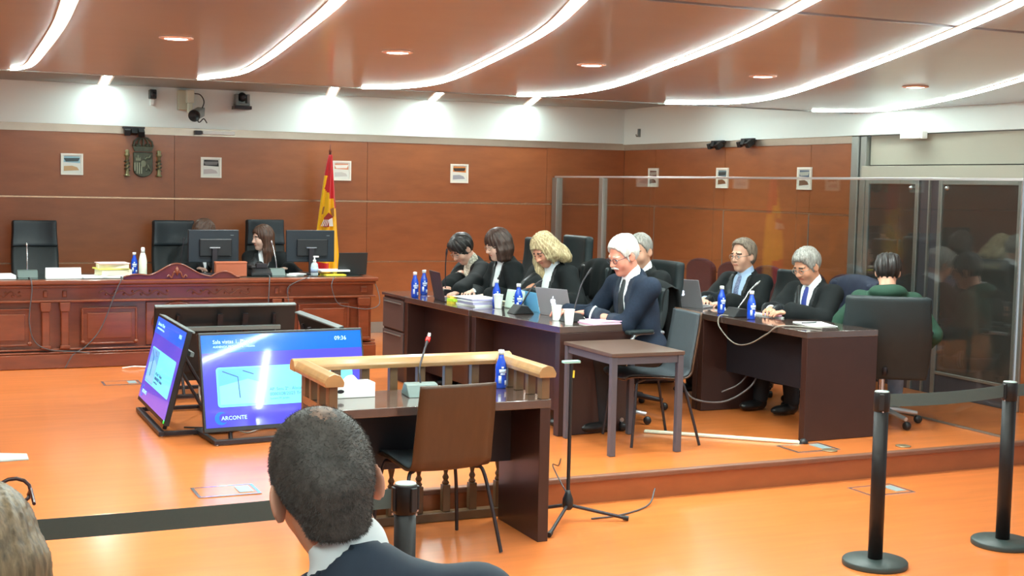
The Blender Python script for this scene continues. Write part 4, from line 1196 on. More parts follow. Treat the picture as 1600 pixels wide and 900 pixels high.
# dock chairs
def dock_chair(label, loc):
    t = thing('upholstered_chair', label, 'chair', loc, FACE, 'burgundy chairs inside the dock')
    pts = [(-0.25, 0.40), (0.25, 0.40), (0.25, 0.86)] + [(0.25 * math.cos(a), 0.86 + 0.11 * math.sin(a)) for a in np.linspace(0, math.pi, 12)[1:-1]] + [(-0.25, 0.86)]
    MB().prism(pts, -0.26, -0.19, 'y').build('backrest', VELVET, t, bevel=0.02)
    MB().box(-0.25, 0.25, -0.19, 0.26, 0.38, 0.48).build('seat', VELVET, t, bevel=0.03)
    for x in (-0.21, 0.21):
        for y in (-0.22, 0.22):
            MB().tube([(x, y, 0.0), (x, y, 0.39)], [0.014, 0.02], 8).build('leg', DARKMETAL, t)


for y, lb in ((11.72, 'burgundy chair behind the glass, farthest from the doors'), (11.12, 'burgundy chair behind the glass left of the robed man with glasses'), (10.52, 'burgundy chair behind the glass hidden by the robed man with glasses'),
              (9.92, 'burgundy chair behind the glass between the two robed men'), (9.32, 'burgundy chair behind the glass nearest the doors')):
    dock_chair(lb, (7.22, y, S))
# ================================================================== THINGS ON THE COUNSEL DESKS
T = S + 0.7455
SILVER = mat('laptop_silver', (150, 148, 152), 0.35, metal=0.15)
DARKLID = mat('laptop_brown', (62, 46, 44), 0.4)
water_bottle('blue water bottle at the far end, nearest the drawer pedestal', (3.735, 10.24, T))
water_bottle('blue water bottle behind the dark laptop', (3.90, 10.47, T))
laptop('dark laptop open at the far end of the left desks', (3.835, 9.93, T), math.radians(-96), DARKLID, 0.33, 0.23, 102)
gooseneck('tall thin desk microphone behind the dark laptop', (4.02, 10.28, T), math.radians(-90), [(0, 0, 0.05), (0, 0, 0.15), (0.0, 0.0, 0.28), (0.0, 0.01, 0.40)])
LILAC = mat('lilac_folder', (178, 172, 206), 0.7)
papers('case_folder', 'lilac stack of case papers in front of the two dark-haired women', (3.99, 9.52, T), math.radians(5),
       [('sheet', PAPER, .012), ('sheet', LILAC, .02), ('sheet', PAPER, .010), ('sheet', LILAC, .012), ('sheet', PAPER, .006)], 'papers', w=0.24, d=0.32, seed=11)
t = thing('sticky_notes', 'yellow and green sticky note pads at the edge of the left desk', 'sticky notes', (3.845, 9.66, T), 0.1)
MB().box(-0.04, 0.04, -0.05, 0.03, 0, 0.018).build('pad', mat('note_yellow', (240, 214, 70), 0.7), t)
MB().box(-0.045, 0.035, -0.06, 0.02, 0.0185, 0.040, M=Matrix.Rotation(0.2, 4, 'Z')).build('pad', mat('note_green', (190, 226, 60), 0.7), t)
MB().box(-0.03, 0.05, -0.02, 0.06, 0.0405, 0.055, M=Matrix.Rotation(-0.2, 4, 'Z')).build('pad', mat('note_orange', (244, 190, 90), 0.7), t)
papers('open_papers', 'white papers under the hands of the woman bent over the desk', (4.10, 10.10, T), 0.3, [('sheet', PAPER, .004), ('sheet', PAPER, .003), ('sheet', mat('pink_sheet', (236, 170, 190), 0.7), .002)], seed=12)
papers('open_papers', 'marked white and yellow papers before the woman with the bob', (4.16, 9.72, T), 0.1, [('sheet', PAPER, .012), ('sheet', mat('pale_yellow_sheet', (236, 232, 170), 0.7), .004), ('sheet', PAPER, .003)], seed=13)
water_bottle('blue water bottle beside the upright paper cup on the left desk', (4.075, 9.33, T))
cup('white paper cup in front of the blue bottle on the left desk', (4.03, 9.19, T))
t = thing('document_holder', 'upright pale green document holder on the left desk', 'document holder', (4.13, 9.12, T), math.radians(-80))
MB().box(-0.12, 0.12, -0.012, 0.0, 0.0, 0.145, M=Matrix.Rotation(-.2, 4, 'X')).build('board', mat('pale_green', (206, 226, 210), 0.6), t, bevel=0.006)
for z in (0.05, 0.07, 0.09):
    MB().box(-0.02, 0.10, -0.0135, -0.0122, z, z + .006, M=Matrix.Rotation(-.2, 4, 'X')).build('printed_line', DARKMETAL, t)
gooseneck('black desk microphone between cup and blue bottle, middle of the left desks', (4.035, 8.79, T), math.radians(-90), [(0, 0, 0.05), (0.01, 0.05, 0.14), (0.0, 0.10, 0.20), (-0.02, 0.18, 0.24)])
water_bottle('blue water bottle in front of the blonde woman', (4.08, 8.93, T))
BLUEF = mat('pale_blue_folder', (112, 186, 226), 0.6)
t = thing('blue_folder', 'pale blue open folder held by the blonde woman', 'folder', (4.20, 8.98, T), math.radians(-90))
MB().box(-0.17, 0.17, 0.0, 0.24, 0.0, 0.004).build('base_cover', BLUEF, t)
MB().box(-0.17, 0.17, -0.002, 0.002, 0.004, 0.15, M=Matrix.Rotation(math.radians(12), 4, 'X')).build('raised_cover', BLUEF, t)
MB().box(-0.15, 0.15, 0.03, 0.22, 0.0045, 0.010).build('sheets', PAPER, t)
laptop('silver laptop with lit logo before the white-haired man', (4.205, 8.545, T), math.radians(-66), SILVER, 0.30, 0.205, 108, True)
gooseneck('black desk microphone between the paper cups near the white-haired man', (4.17, 8.20, T), math.radians(-90), [(0, 0, 0.05), (-0.02, 0.04, 0.16), (-0.06, 0.10, 0.27), (-0.16, 0.22, 0.36)])
cup('white paper cup at the near corner of the left desks', (4.03, 7.985, T))
cup('white paper cup beside the silver laptop on the left desk', (4.08, 8.28, T))
PINK = mat('pink_folder', (236, 184, 214), 0.7)
t = thing('pink_folder', 'pink cardboard folder at the near end of the left desks', 'folder', (4.34, 8.06, T), math.radians(4))
MB().box(-0.16, 0.17, -0.11, 0.11, 0.0, 0.006).build('lower_cover', PINK, t)
MB().box(-0.15, 0.15, -0.10, 0.10, 0.0062, 0.016).build('sheets', PAPER, t)
MB().box(-0.10, 0.17, -0.11, 0.11, 0.0165, 0.020).build('upper_cover', PINK, t)
papers('open_papers', 'white papers under the hands of the white-haired man', (4.33, 8.33, T), 0.2, [('sheet', PAPER, .004), ('sheet', PAPER, .004)], w=0.16, d=0.16, seed=15)

laptop('silver laptop with lit logo on the right desk', (5.56, 8.98, T), math.radians(-62), SILVER, 0.34, 0.235, 112, True)
gooseneck('black desk microphone with white puck beside the right silver laptop', (5.53, 9.22, T), math.radians(-90), [(0, 0, 0.05), (-0.03, 0.03, 0.10), (-0.06, 0.06, 0.11)])
o = MB().lathe([(0.035, 0), (0.04, 0.02), (0.035, 0.045), (0.01, 0.05)], n=16).build('white_puck', WHITEPL)
tag(o, 'white plastic puck in front of the right silver laptop', 'speaker puck').location = (5.49, 9.05, T)
water_bottle('blue water bottle left of the right desk microphone', (5.575, 8.475, T))
water_bottle('blue water bottle right of the right desk microphone', (5.535, 8.02, T))
gooseneck('black desk microphone with silver neck between two blue bottles on right desk', (5.56, 8.24, T), math.radians(-90), [(0, 0, 0.05), (0.02, 0.05, 0.13), (-0.03, 0.13, 0.19), (-0.12, 0.28, 0.25)], w=0.16, col=CHROME)
papers('open_papers', 'white and pink papers under the hands of the grey-haired man', (5.90, 8.18, T), 0.1, [('sheet', PAPER, .006), ('sheet', PAPER, .004), ('sheet', PINK, .002)], seed=16)
papers('open_papers', 'white sheet at the left bottle on the right desk', (5.78, 8.55, T), 0.1, [('sheet', PAPER, .004)], seed=18)
t = papers('open_papers', 'white sheets with a pen near the end of the right desk', (5.79, 7.60, T), -0.35, [('sheet', PAPER, .003), ('sheet', PAPER, .003)], seed=17)
o = MB().tube([(-0.07, 0, 0.005), (0.07, 0.02, 0.005)], 0.0045, 8).build('pen', PLASTIC)
tag(o, 'black pen lying on the white sheets, right desk', 'pen').location = (5.76, 7.62, T + 0.0062)
cable('grey microphone cable sagging in front of the right desk', [(5.49, 8.24, T + .006), (5.415, 8.25, T + .004), (5.395, 8.22, 0.84), (5.385, 8.02, 0.745), (5.385, 7.83, 0.755), (5.395, 7.62, 0.85), (5.42, 7.52, T + .004), (5.56, 7.45, T + .006), (5.62, 7.30, T + .006)], 0.005, mat('cable_beige', (128, 122, 112), 0.5))
cable('thick grey cable looping under the right desk to the chair', [(5.75, 8.20, 0.55), (5.65, 8.15, 0.40), (5.45, 8.20, 0.28), (5.22, 8.25, 0.30), (5.14, 8.30, 0.40)], 0.007, mat('cable_grey2', (104, 98, 98), 0.5))
cable('second grey cable looping under the right desk', [(5.78, 8.32, 0.52), (5.62, 8.26, 0.40), (5.50, 8.32, 0.33)], 0.006, mat('cable_grey2', (104, 98, 98), 0.5))
t = thing('backpack', 'dark red bag standing on the floor behind the left desks', 'bag', (4.42, 9.95, S), 0.3)
MB().box(-0.15, 0.15, -0.11, 0.11, 0, 0.30).build('body', mat('dark_red_bag', (96, 20, 26), 0.6), t, bevel=0.05)
MB().tube(catmull([(-0.06, 0, 0.29), (-0.05, 0, 0.35), (0.05, 0, 0.35), (0.06, 0, 0.29)], 5), 0.010, 6).build('handle', PLASTIC, t)

# ================================================================== PEOPLE: signed-distance sculpting
class Sdf:
    def __init__(self, lo, hi, h):
        self.lo = np.array(lo, np.float32)
        self.h = h
        self.n = np.ceil((np.array(hi) - np.array(lo)) / h).astype(int) + 1
        self.F = np.full(tuple(self.n), 0.5, np.float32)

    def sl(self, a, b):
        i0 = np.maximum(np.floor((np.array(a) - self.lo) / self.h).astype(int), 0)
        i1 = np.minimum(np.ceil((np.array(b) - self.lo) / self.h).astype(int) + 1, self.n)
        if np.any(i1 <= i0):
            return None, None
        s = tuple(slice(p, q) for p, q in zip(i0, i1))
        g = [self.lo[k] + self.h * np.arange(i0[k], i1[k], dtype=np.float32) for k in range(3)]
        return s, (g[0][:, None, None], g[1][None, :, None], g[2][None, None, :])

    def comb(self, s, d, k, op):
        f = self.F[s]
        if op == 'u':
            if k > 0:
                hh = np.clip(k - np.abs(f - d), 0, None) / k
                self.F[s] = np.minimum(f, d) - hh * hh * k * 0.25
            else:
                self.F[s] = np.minimum(f, d)
        else:
            e = -d
            if k > 0:
                hh = np.clip(k - np.abs(f - e), 0, None) / k
                self.F[s] = np.maximum(f, e) + hh * hh * k * 0.25
            else:
                self.F[s] = np.maximum(f, e)

    def cone(self, a, b, ra, rb, k=0.02, op='u', flat=None):
        a = np.array(a, np.float32)
        b = np.array(b, np.float32)
        m = max(ra, rb) + k + 3 * self.h
        s, g = self.sl(np.minimum(a, b) - m, np.maximum(a, b) + m)
        if s is None:
            return self
        ab = b - a
        L2 = float(ab @ ab) + 1e-9
        px, py, pz = g[0] - a[0], g[1] - a[1], g[2] - a[2]
        t = np.clip((px * ab[0] + py * ab[1] + pz * ab[2]) / L2, 0, 1)
        d = np.sqrt((px - t * ab[0]) ** 2 + (py - t * ab[1]) ** 2 + (pz - t * ab[2]) ** 2) - (ra + (rb - ra) * t)
        self.comb(s, d, k, op)
        return self

    def ell(self, c, r, R=None, k=0.02, op='u'):
        c = np.array(c, np.float32)
        r = np.array(r, np.float32)
        m = float(r.max()) + k + 3 * self.h
        s, g = self.sl(c - m, c + m)
        if s is None:
            return self
        p = [g[0] - c[0], g[1] - c[1], g[2] - c[2]]
        if R is not None:
            p = [p[0] * R[0, i] + p[1] * R[1, i] + p[2] * R[2, i] for i in range(3)]
        k0 = np.sqrt((p[0] / r[0]) ** 2 + (p[1] / r[1]) ** 2 + (p[2] / r[2]) ** 2)
        k1 = np.sqrt((p[0] / r[0] ** 2) ** 2 + (p[1] / r[1] ** 2) ** 2 + (p[2] / r[2] ** 2) ** 2) + 1e-6
        d = k0 * (k0 - 1) / k1
        d = np.where(k0 < 0.05, -float(r.min()), d)
        self.comb(s, d, k, op)
        return self

    def grid_local(self, o, R):
        g = [self.lo[k] + self.h * np.arange(self.n[k], dtype=np.float32) for k in range(3)]
        p = (g[0][:, None, None] - o[0], g[1][None, :, None] - o[1], g[2][None, None, :] - o[2])
        return [p[0] * R[0, i] + p[1] * R[1, i] + p[2] * R[2, i] for i in range(3)]

    def mesh(self):
        F = self.F
        F[0], F[-1], F[:, 0], F[:, -1], F[:, :, 0], F[:, :, -1] = .1, .1, .1, .1, .1, .1
        ins = F < 0
        nx, ny, nz = F.shape
        cnt = np.zeros((nx - 1, ny - 1, nz - 1), np.int8)
        for i in (0, 1):
            for j in (0, 1):
                for k in (0, 1):
                    cnt += ins[i:nx - 1 + i, j:ny - 1 + j, k:nz - 1 + k]
        act = np.argwhere((cnt > 0) & (cnt < 8))
        idx = np.full(cnt.shape, -1, np.int32)
        idx[act[:, 0], act[:, 1], act[:, 2]] = np.arange(len(act))
        cor = [(i, j, k) for i in (0, 1) for j in (0, 1) for k in (0, 1)]
        val = {c: F[act[:, 0] + c[0], act[:, 1] + c[1], act[:, 2] + c[2]] for c in cor}
        acc = np.zeros((len(act), 3), np.float32)
        num = np.zeros(len(act), np.float32)
        for c in cor:
            for ax in range(3):
                if c[ax] == 0:
                    e = list(c)
                    e[ax] = 1
                    e = tuple(e)
                    va, vb = val[c], val[e]
                    x = (va < 0) != (vb < 0)
                    t = np.where(x, va / np.where(x, va - vb, 1), 0)
                    p = np.tile(np.array(c, np.float32), (len(act), 1))
                    p[:, ax] += t
                    acc[x] += p[x]
                    num[x] += 1
        V = self.lo + self.h * (act + acc / np.maximum(num, 1)[:, None])
        Q = []
        for ax in range(3):
            o1, o2 = [(1, 2), (2, 0), (0, 1)][ax]
            sa = [slice(0, None)] * 3
            a = ins[tuple(slice(0, -1) if q == ax else slice(1, -1) for q in range(3))]
            b = ins[tuple(slice(1, None) if q == ax else slice(1, -1) for q in range(3))]
            ed = np.argwhere(a != b)
            if len(ed) == 0:
                continue
            fl = a[ed[:, 0], ed[:, 1], ed[:, 2]]
            base = ed.copy()
            for q in range(3):
                if q != ax:
                    base[:, q] += 1
            ids = []
            for d1, d2 in ((-1, -1), (0, -1), (0, 0), (-1, 0)):
                c = base.copy()
                c[:, o1] += d1
                c[:, o2] += d2
                ids.append(idx[c[:, 0], c[:, 1], c[:, 2]])
            q4 = np.stack(ids, 1)
            q4[~fl] = q4[~fl][:, ::-1]
            Q.append(q4)
        return V.astype(np.float32), np.concatenate(Q).astype(np.int32)


def np_mesh(name, V, Q, mats, parent, mi=None):
    me = bpy.data.meshes.new(name)
    me.vertices.add(len(V))
    me.vertices.foreach_set('co', V.ravel())
    n = Q.shape[1]
    me.loops.add(len(Q) * n)
    me.loops.foreach_set('vertex_index', Q.ravel())
    me.polygons.add(len(Q))
    me.polygons.foreach_set('loop_start', np.arange(0, len(Q) * n, n, dtype=np.int32))
    me.polygons.foreach_set('loop_total', np.full(len(Q), n, np.int32))
    for m_ in (mats if isinstance(mats, (list, tuple)) else [mats]):
        me.materials.append(m_)
    if mi is not None:
        me.polygons.foreach_set('material_index', mi.astype(np.int32))
    me.polygons.foreach_set('use_smooth', np.ones(len(Q), bool))
    me.update(calc_edges=True)
    me.validate()
    ob = bpy.data.objects.new(name, me)
    COL.objects.link(ob)
    ob.parent = parent
    return ob


def smooth_mesh(V, Q, it=1):
    for _ in range(it):
        acc = np.zeros_like(V)
        num = np.zeros(len(V), np.float32)
        for a, b in ((0, 1), (1, 2), (2, 3), (3, 0)):
            np.add.at(acc, Q[:, a], V[Q[:, b]])
            np.add.at(acc, Q[:, b], V[Q[:, a]])
            np.add.at(num, Q[:, a], 1)
            np.add.at(num, Q[:, b], 1)
        V = V * 0.5 + 0.5 * acc / np.maximum(num, 1)[:, None]
    return V.astype(np.float32)


def rotx(a):
    c, s = math.cos(a), math.sin(a)
    return np.array([[1, 0, 0], [0, c, -s], [0, s, c]])


def roty(a):
    c, s = math.cos(a), math.sin(a)
    return np.array([[c, 0, s], [0, 1, 0], [-s, 0, c]])


def rotz(a):
    c, s = math.cos(a), math.sin(a)
    return np.array([[c, -s, 0], [s, c, 0], [0, 0, 1]])


def ik(sh, wr_, l1, l2, pole):
    d = wr_ - sh
    L = np.linalg.norm(d)
    if L > (l1 + l2) * 0.995:
        wr_ = sh + d / L * (l1 + l2) * 0.995
        d = wr_ - sh
        L = np.linalg.norm(d)
    u = d / L
    a = (l1 * l1 - l2 * l2 + L * L) / (2 * L)
    hgt = math.sqrt(max(0, l1 * l1 - a * a))
    p = pole - u * (pole @ u)
    p /= np.linalg.norm(p)
    return sh + u * a + p * hgt, wr_


SKIN = {}


def skin_mats(tone, brow):
    key = (tone, brow)
    if key not in SKIN:
        n = len(SKIN)
        SKIN[key] = [mat('skin_%d' % n, tone, 0.5, vary=0.06, vscale=25),
                     mat('lips_%d' % n, (int(tone[0] * .88), int(tone[1] * .68), int(tone[2] * .68)), 0.45),
                     mat('brow_%d' % n, brow, 0.7), mat('eye_dark', (40, 32, 30), 0.2), mat('eye_white', (225, 218, 212), 0.25)]
    return SKIN[key]


BLACKROBE = mat('black_robe', (24, 27, 28), 0.8, spec=0.2, vary=0.10, vscale=14)
SATINROBE = mat('robe_satin', (32, 36, 38), 0.38)
SHIRTW = mat('white_shirt', (232, 238, 240), 0.7)
TROUSER = mat('dark_trousers', (30, 31, 36), 0.75)
SHOE = mat('black_shoe', (26, 25, 26), 0.35)


def person(label, head, rot, lean=8, pitch=10, yaw=0, roll=0, wrists=None, hand_dir=None, s=1.0, outfit='robe', cloth=BLACKROBE, shirt=SHIRTW,
           tie=None, hair='short', hair_m=None, tone=(214, 160, 132), brow=(60, 46, 40), glasses=None, floor=S, legs=True, extras=None, h=0.0065, female=False,
           pole_out=0.6, vdepth=0.26, vwide=0.062, shoe_m=None, trouser_m=None, sleeve=0.05, hunch=0.0, ear=0.0, shrug=0.0, neck_up=0.0, neck_dx=0.0, tilt=0.0, lapel=None):
    R = rotz(math.radians(rot))
    ln = math.radians(lean)
    Rh = rotz(math.radians(yaw)) @ rotx(-math.radians(pitch)) @ roty(math.radians(roll))
    sp = np.array([0, math.sin(ln), math.cos(ln)])
    N_off = np.array([neck_dx, 0, 0]) - (Rh @ np.array([0, 0.018, 0.075])) * s - s * ((0.075 - neck_up) * sp + np.array([0, 0.022, 0]))
    Nl = N_off                                     # neck base relative to head
    Pl = Nl - 0.50 * s * sp                        # pelvis relative to head
    head = np.array(head, float)
    pelvis_w = head + R @ Pl
    root = np.array([pelvis_w[0], pelvis_w[1], floor])
    HO = R.T @ (head - root)                       # head origin in local coordinates
    N = HO + Nl
    P = HO + Pl
    t = thing('person', label, 'person', tuple(root), math.radians(rot))
    Rs = np.array([[1, 0, 0], [0, math.cos(ln), math.sin(ln)], [0, -math.sin(ln), math.cos(ln)]])  # spine frame (columns x, fwd, up)
    Rs = np.stack([np.array([1, 0, 0]), np.array([0, math.cos(ln), -math.sin(ln)]), sp], 1)

    def sf(x, y, z):
        return P + Rs @ (np.array([x, y, z]) * s)

    def hf(x, y, z):
        return HO + Rh @ (np.array([x, y, z]) * s)
    sw = 0.165 if female else 0.188
    SH = {}
    EL = {}
    WR = {}
    for sd, key in ((-1, 'L'), (1, 'R')):
        SH[key] = sf(sd * sw, 0.012 + hunch, 0.44 + shrug + sd * tilt)
        w_ = wrists[key] if wrists and key in wrists else None
        if w_ is None:
            wl = P + np.array([sd * 0.15, 0.34, 0.12])
        else:
            wl = R.T @ (np.array(w_) - root)
        pole = np.array([sd * pole_out, -0.35, -0.75])
        EL[key], WR[key] = ik(SH[key], wl, 0.285 * s, 0.255 * s, pole)
    allp = np.array([HO, P] + list(SH.values()) + list(EL.values()) + list(WR.values()))
    lo = allp.min(0) - 0.24
    hi = allp.max(0) + 0.24
    # ---- body: head, neck, core, arms and hands in one skin
    B = Sdf(lo, hi, h)
    B.ell(hf(0, -0.014, 0.036), np.array([.074, .093, .087]) * s, Rh, 0.0)
    B.ell(hf(0, 0.022, -0.040), np.array([.059, .064, .078]) * s, Rh, 0.03 * s)
    B.ell(hf(0, 0.058, -0.098), np.array([.024, .022, .020]) * s, Rh, 0.03 * s)
    for e in (-1, 1):
        B.ell(hf(e * .038, .052, -.028), np.array([.026, .028, .03]) * s, Rh, 0.03 * s)
        B.ell(hf(e * .031, .094, .004), np.array([.017, .014, .012]) * s, Rh, 0.012 * s, 's')
    B.cone(hf(-.034, .074, .022), hf(.034, .074, .022), .012 * s, .012 * s, 0.02 * s)
    for e in (-1, 1):
        B.ell(hf(e * .031, .0745, .002), np.array([.013, .012, .0115]) * s, Rh, 0.002)
    B.cone(hf(0, .084, .012), hf(0, .104, -.028), .008 * s, .0125 * s, 0.012 * s)
    for e in (-1, 1):
        B.ell(hf(e * .012, .092, -.032), np.array([.009, .011, .008]) * s, Rh, 0.008 * s)
    B.ell(hf(0, .080, -.060), np.array([.025, .012, .010]) * s, Rh, 0.008 * s)
    for e in (-1, 1):
        Re = Rh @ rotz(e * 0.50)
        B.ell(hf(e * (.080 + ear), -.012, -.008), np.array([.007, .021 + ear, .033]) * s, Re, 0.008 * s)
        B.ell(hf(e * (.086 + ear), -.002, -.006), np.array([.005, .010, .018]) * s, Re, 0.006 * s, 's')
    B.cone(hf(0, -.022, -.05), N, .052 * s if female else .057 * s, .06 * s, 0.03 * s)
    B.ell(sf(0, -0.01, 0.37), np.array([.125, .070, .11]) * s, Rs, 0.04)
    B.cone(sf(0, -.01, .05), sf(0, -.01, .36), .085 * s, .075 * s, 0.04)
    for key in ('L', 'R'):
        B.cone(sf(0, 0, 0.42), SH[key], .05 * s, .046 * s, 0.03)
        B.cone(SH[key], EL[key], .044 * s, .037 * s, 0.02)
        B.cone(EL[key], WR[key], .037 * s, .026 * s, 0.015)
        sd = -1 if key == 'L' else 1
        fd = (WR[key] - EL[key])
        fd = fd / np.linalg.norm(fd)
        if hand_dir is not None and key in hand_dir:
            fd = np.array(hand_dir[key], float)
        else:
            fd = fd * np.array([1, 1, 0.25]) + np.array([-sd * 0.25, 0.15, -0.10])
        fd /= np.linalg.norm(fd)
        xx = np.cross(fd, [0, 0, 1.0])
        xx /= np.linalg.norm(xx)
        zz = np.cross(xx, fd)
        RH = np.stack([xx, fd, zz], 1)
        W0 = WR[key]
        hs = s * (0.92 if female else 1.0)

        def hd(x, y, z):
            return W0 + RH @ (np.array([x, y, z]) * hs)
        B.ell(hd(0, .045, 0), np.array([.041, .052, .0175]) * hs, RH, 0.012)
        for fi, (fx, fl_) in enumerate(((-.034, .062), (-.0115, .074), (.0115, .080), (.034, .070)) if sd < 0 else ((-.034, .070), (-.0115, .080), (.0115, .074), (.034, .062))):
            b0 = hd(fx * .9, .080, .002)
            b1 = hd(fx * 1.12, .080 + fl_ * .5, -.004)
            b2 = hd(fx * 1.16, .080 + fl_ * .82, -.026)
            B.cone(b0, b1, .0098 * hs, .0090 * hs, 0.004)
            B.cone(b1, b2, .0090 * hs, .0075 * hs, 0.003)
        th = 1 if sd < 0 else -1
        B.cone(hd(th * .028, .018, -.004), hd(th * .056, .052, -.014), .013 * hs, .0105 * hs, 0.008)
        B.cone(hd(th * .056, .052, -.014), hd(th * .058, .082, -.022), .0105 * hs, .0085 * hs, 0.003)
    V, Q = B.mesh()
    cen = V[Q].mean(1)
    loc = ((cen - HO) @ Rh) / s
    x, y, z = loc[:, 0], loc[:, 1], loc[:, 2]
    mi = np.zeros(len(Q), int)
    mi[(np.abs(x) < .024) & (y > .078) & (np.abs(z + .060) < .006)] = 1
    mi[(np.abs(x) > .012) & (np.abs(x) < .050) & (y > .058) & (z > .021 - (np.abs(x) - .03) * .1) & (z < .031 - (np.abs(x) - .03) * .25)] = 2
    for e in (-1, 1):
        ex = ((x - e * .031) / .0125) ** 2 + ((z - .002) / (.0055 if pitch > 20 else .0075)) ** 2
        mi[(ex < 1) & (y > .066)] = 4 if pitch <= 20 else 2
        mi[(((x - e * .031) ** 2 + (z - .002) ** 2) < .0055 ** 2) & (y > .066)] = 3
    bd = np_mesh('body', V, Q, skin_mats(tone, brow), t, mi)

    # ---- clothing
    def torso(Sd, off, k=0.05, arms=True, sl_r=sleeve, neck=True):
        Sd.ell(sf(0, 0.0, 0.03), (np.array([.185, .135, .13]) * s + off), Rs, k)
        Sd.ell(sf(0, 0.008, 0.19), (np.array([.165, .122, .19]) * s + off), Rs, k)
        Sd.ell(sf(0, 0.0, 0.34), (np.array([.172 if not female else .155, .118, .155]) * s + off), Rs, k)
        if female:
            Sd.ell(sf(0, 0.075, 0.30), (np.array([.125, .065, .075]) * s + off), Rs, 0.05)
        for key in ('L', 'R'):
            Sd.cone(sf(0, -0.012, 0.45), SH[key] + Rs @ np.array([0, -.005, -.005]), .062 * s + off, .058 * s + off, 0.05)
            if arms:
                Sd.cone(SH[key], EL[key], .060 * s + off, sl_r * s + off, 0.03)
                e2 = EL[key] + (WR[key] - EL[key]) * 0.93
                Sd.cone(EL[key], e2, sl_r * s + off, (sl_r - .006) * s + off, 0.025)
        return Sd

    lo2 = allp.min(0) - 0.30
    hi2 = allp.max(0) + 0.20
    hip = [P + np.array([sd * .09 * s, 0.02, -.02]) for sd in (-1, 1)]
    kz = max(P[2] - 0.03, 0.40)
    knee = [np.array([hip[i][0] * 1.35, hip[i][1] + 0.40 * s, kz]) for i in (0, 1)]
    ank = [np.array([knee[i][0] * 1.0, knee[i][1] + (-0.04 if i == 0 else 0.04), 0.10]) for i in (0, 1)]
    lo2 = np.minimum(lo2, np.min(knee, 0) - 0.15)
    hi2 = np.maximum(hi2, np.max(knee, 0) + 0.15)
    lo2[2] = max(lo2[2], 0.12)
    G = Sdf(lo2, hi2, 0.010)
    robe = outfit == 'robe'
    torso(G, 0.016 if robe else 0.010, sl_r=sleeve + (0.018 if robe else 0.002))
    if robe:
        for i in (0, 1):
            G.cone(hip[i], knee[i], .115 * s, .10 * s, 0.06)
    p = G.grid_local(P, Rs)
    if outfit == 'hoodie':
        G.ell(N + Rs @ np.array([0, -0.05, 0.008]), np.array([.135, .10, .062]) * s, Rs, 0.03)
        G.ell(N + Rs @ np.array([0, -0.005, 0.065]), np.array([.078, .080, .07]) * s, Rs, 0.02, 's')
    else:
        # collar ring then the V opening
        G.cone(sf(0, -0.014, .42), N + Rs @ np.array([0, -.020, -.035]), .10 * s, .076 * s, 0.03)
        G.cone(N + Rs @ np.array([0, -.026, -.05]), N + Rs @ np.array([0, -.024, -.008]), .072 * s, .068 * s, 0.02)
        zt, zb = 0.52 * s, (0.52 - vdepth) * s
        wv = np.clip((p[2] - zb) / (zt - zb), 0, 1.25) * vwide * s
        wedge = np.maximum(np.maximum(np.abs(p[0]) - wv, -(p[1] - 0.02 * s)), -(p[2] - zb))
        G.F = np.maximum(G.F, -wedge)
        G.cone(N + Rs @ np.array([0, -.005, -.02]), N + (hf(0, -.022, -.05) - N) * 1.2, .058 * s, .066 * s, 0.0, 's')
    # cloth folds
    G.F += (0.0045 * np.sin(p[0] * 21 + p[2] * 13 + 7 * p[1]) * np.sin(p[2] * 17 + p[1] * 15 + 3) + 0.0016 * np.sin(p[1] * 37 - p[2] * 29 + p[0] * 19)).astype(np.float32)
    V, Q = G.mesh()
    V = smooth_mesh(V, Q, 2)
    lm = None
    if outfit != 'hoodie':
        lc = (V[Q].mean(1) - P) @ Rs
        zt, zb = 0.52 * s, (0.52 - vdepth) * s
        wv = np.clip((lc[:, 2] - zb) / (zt - zb), 0, 1.25) * vwide * s
        ov = np.abs(lc[:, 0]) - wv
        lw_ = (0.034 if outfit == 'robe' else 0.045) * s * np.clip((lc[:, 2] - zb) / 0.12, 0.15, 1)
        lm = ((ov < lw_) & (lc[:, 1] > 0.015) & (lc[:, 2] > zb) & (lc[:, 2] < 0.50 * s)).astype(int)
    nm = {'robe': 'robe', 'suit': 'jacket', 'hoodie': 'hooded_sweatshirt'}[outfit]
    np_mesh(nm, V, Q, [cloth, lapel or SATINROBE], t, lm)
    if outfit != 'hoodie':
        K = Sdf(lo2, hi2, 0.009)
        torso(K, -0.001, arms=False)
        nk = hf(0, -.022, -.05) - N
        K.cone(N + Rs @ np.array([0, -.006, -.03]), N + nk * 0.40, .068 * s, .0645 * s, 0.02)
        for key in ('L', 'R'):
            d = (WR[key] - EL[key])
            MB().tube([EL[key] + d * 0.86, EL[key] + d * 0.93, EL[key] + d * 0.965], [.036 * s, .037 * s, .035 * s], 14).build('cuff', shirt, t)
        kp = K.grid_local(P, Rs)
        K.F = np.maximum(K.F, np.maximum(-(kp[2] - 0.08 * s), np.where(np.abs(kp[0]) > 0.30, -1, -1)))
        K.ell(hf(0, .07, -.085), np.array([.05, .06, .045]) * s, Rh, 0.006, 's')
        V, Q = K.mesh()
        np_mesh('shirt', V, Q, shirt, t)
        if tie is not None:
            Tt = Sdf(lo2, hi2, 0.007)
            torso(Tt, 0.012, arms=False)
            Tt.cone(N + Rs @ np.array([0, 0.035, -.055]), N + Rs @ np.array([0, 0.052, -.02]), .018 * s, .022 * s, 0.01)
            tp = Tt.grid_local(P, Rs)
            zt = 0.50 * s
            wt = (0.016 + 0.05 * np.clip((zt - tp[2]), 0, .5)) * s
            Tt.F = np.maximum(Tt.F, np.maximum(np.abs(tp[0]) - wt, np.maximum(-(tp[1] - 0.04), np.maximum(tp[2] - 0.515 * s, -(tp[2] - 0.10 * s)))))
            V, Q = Tt.mesh()
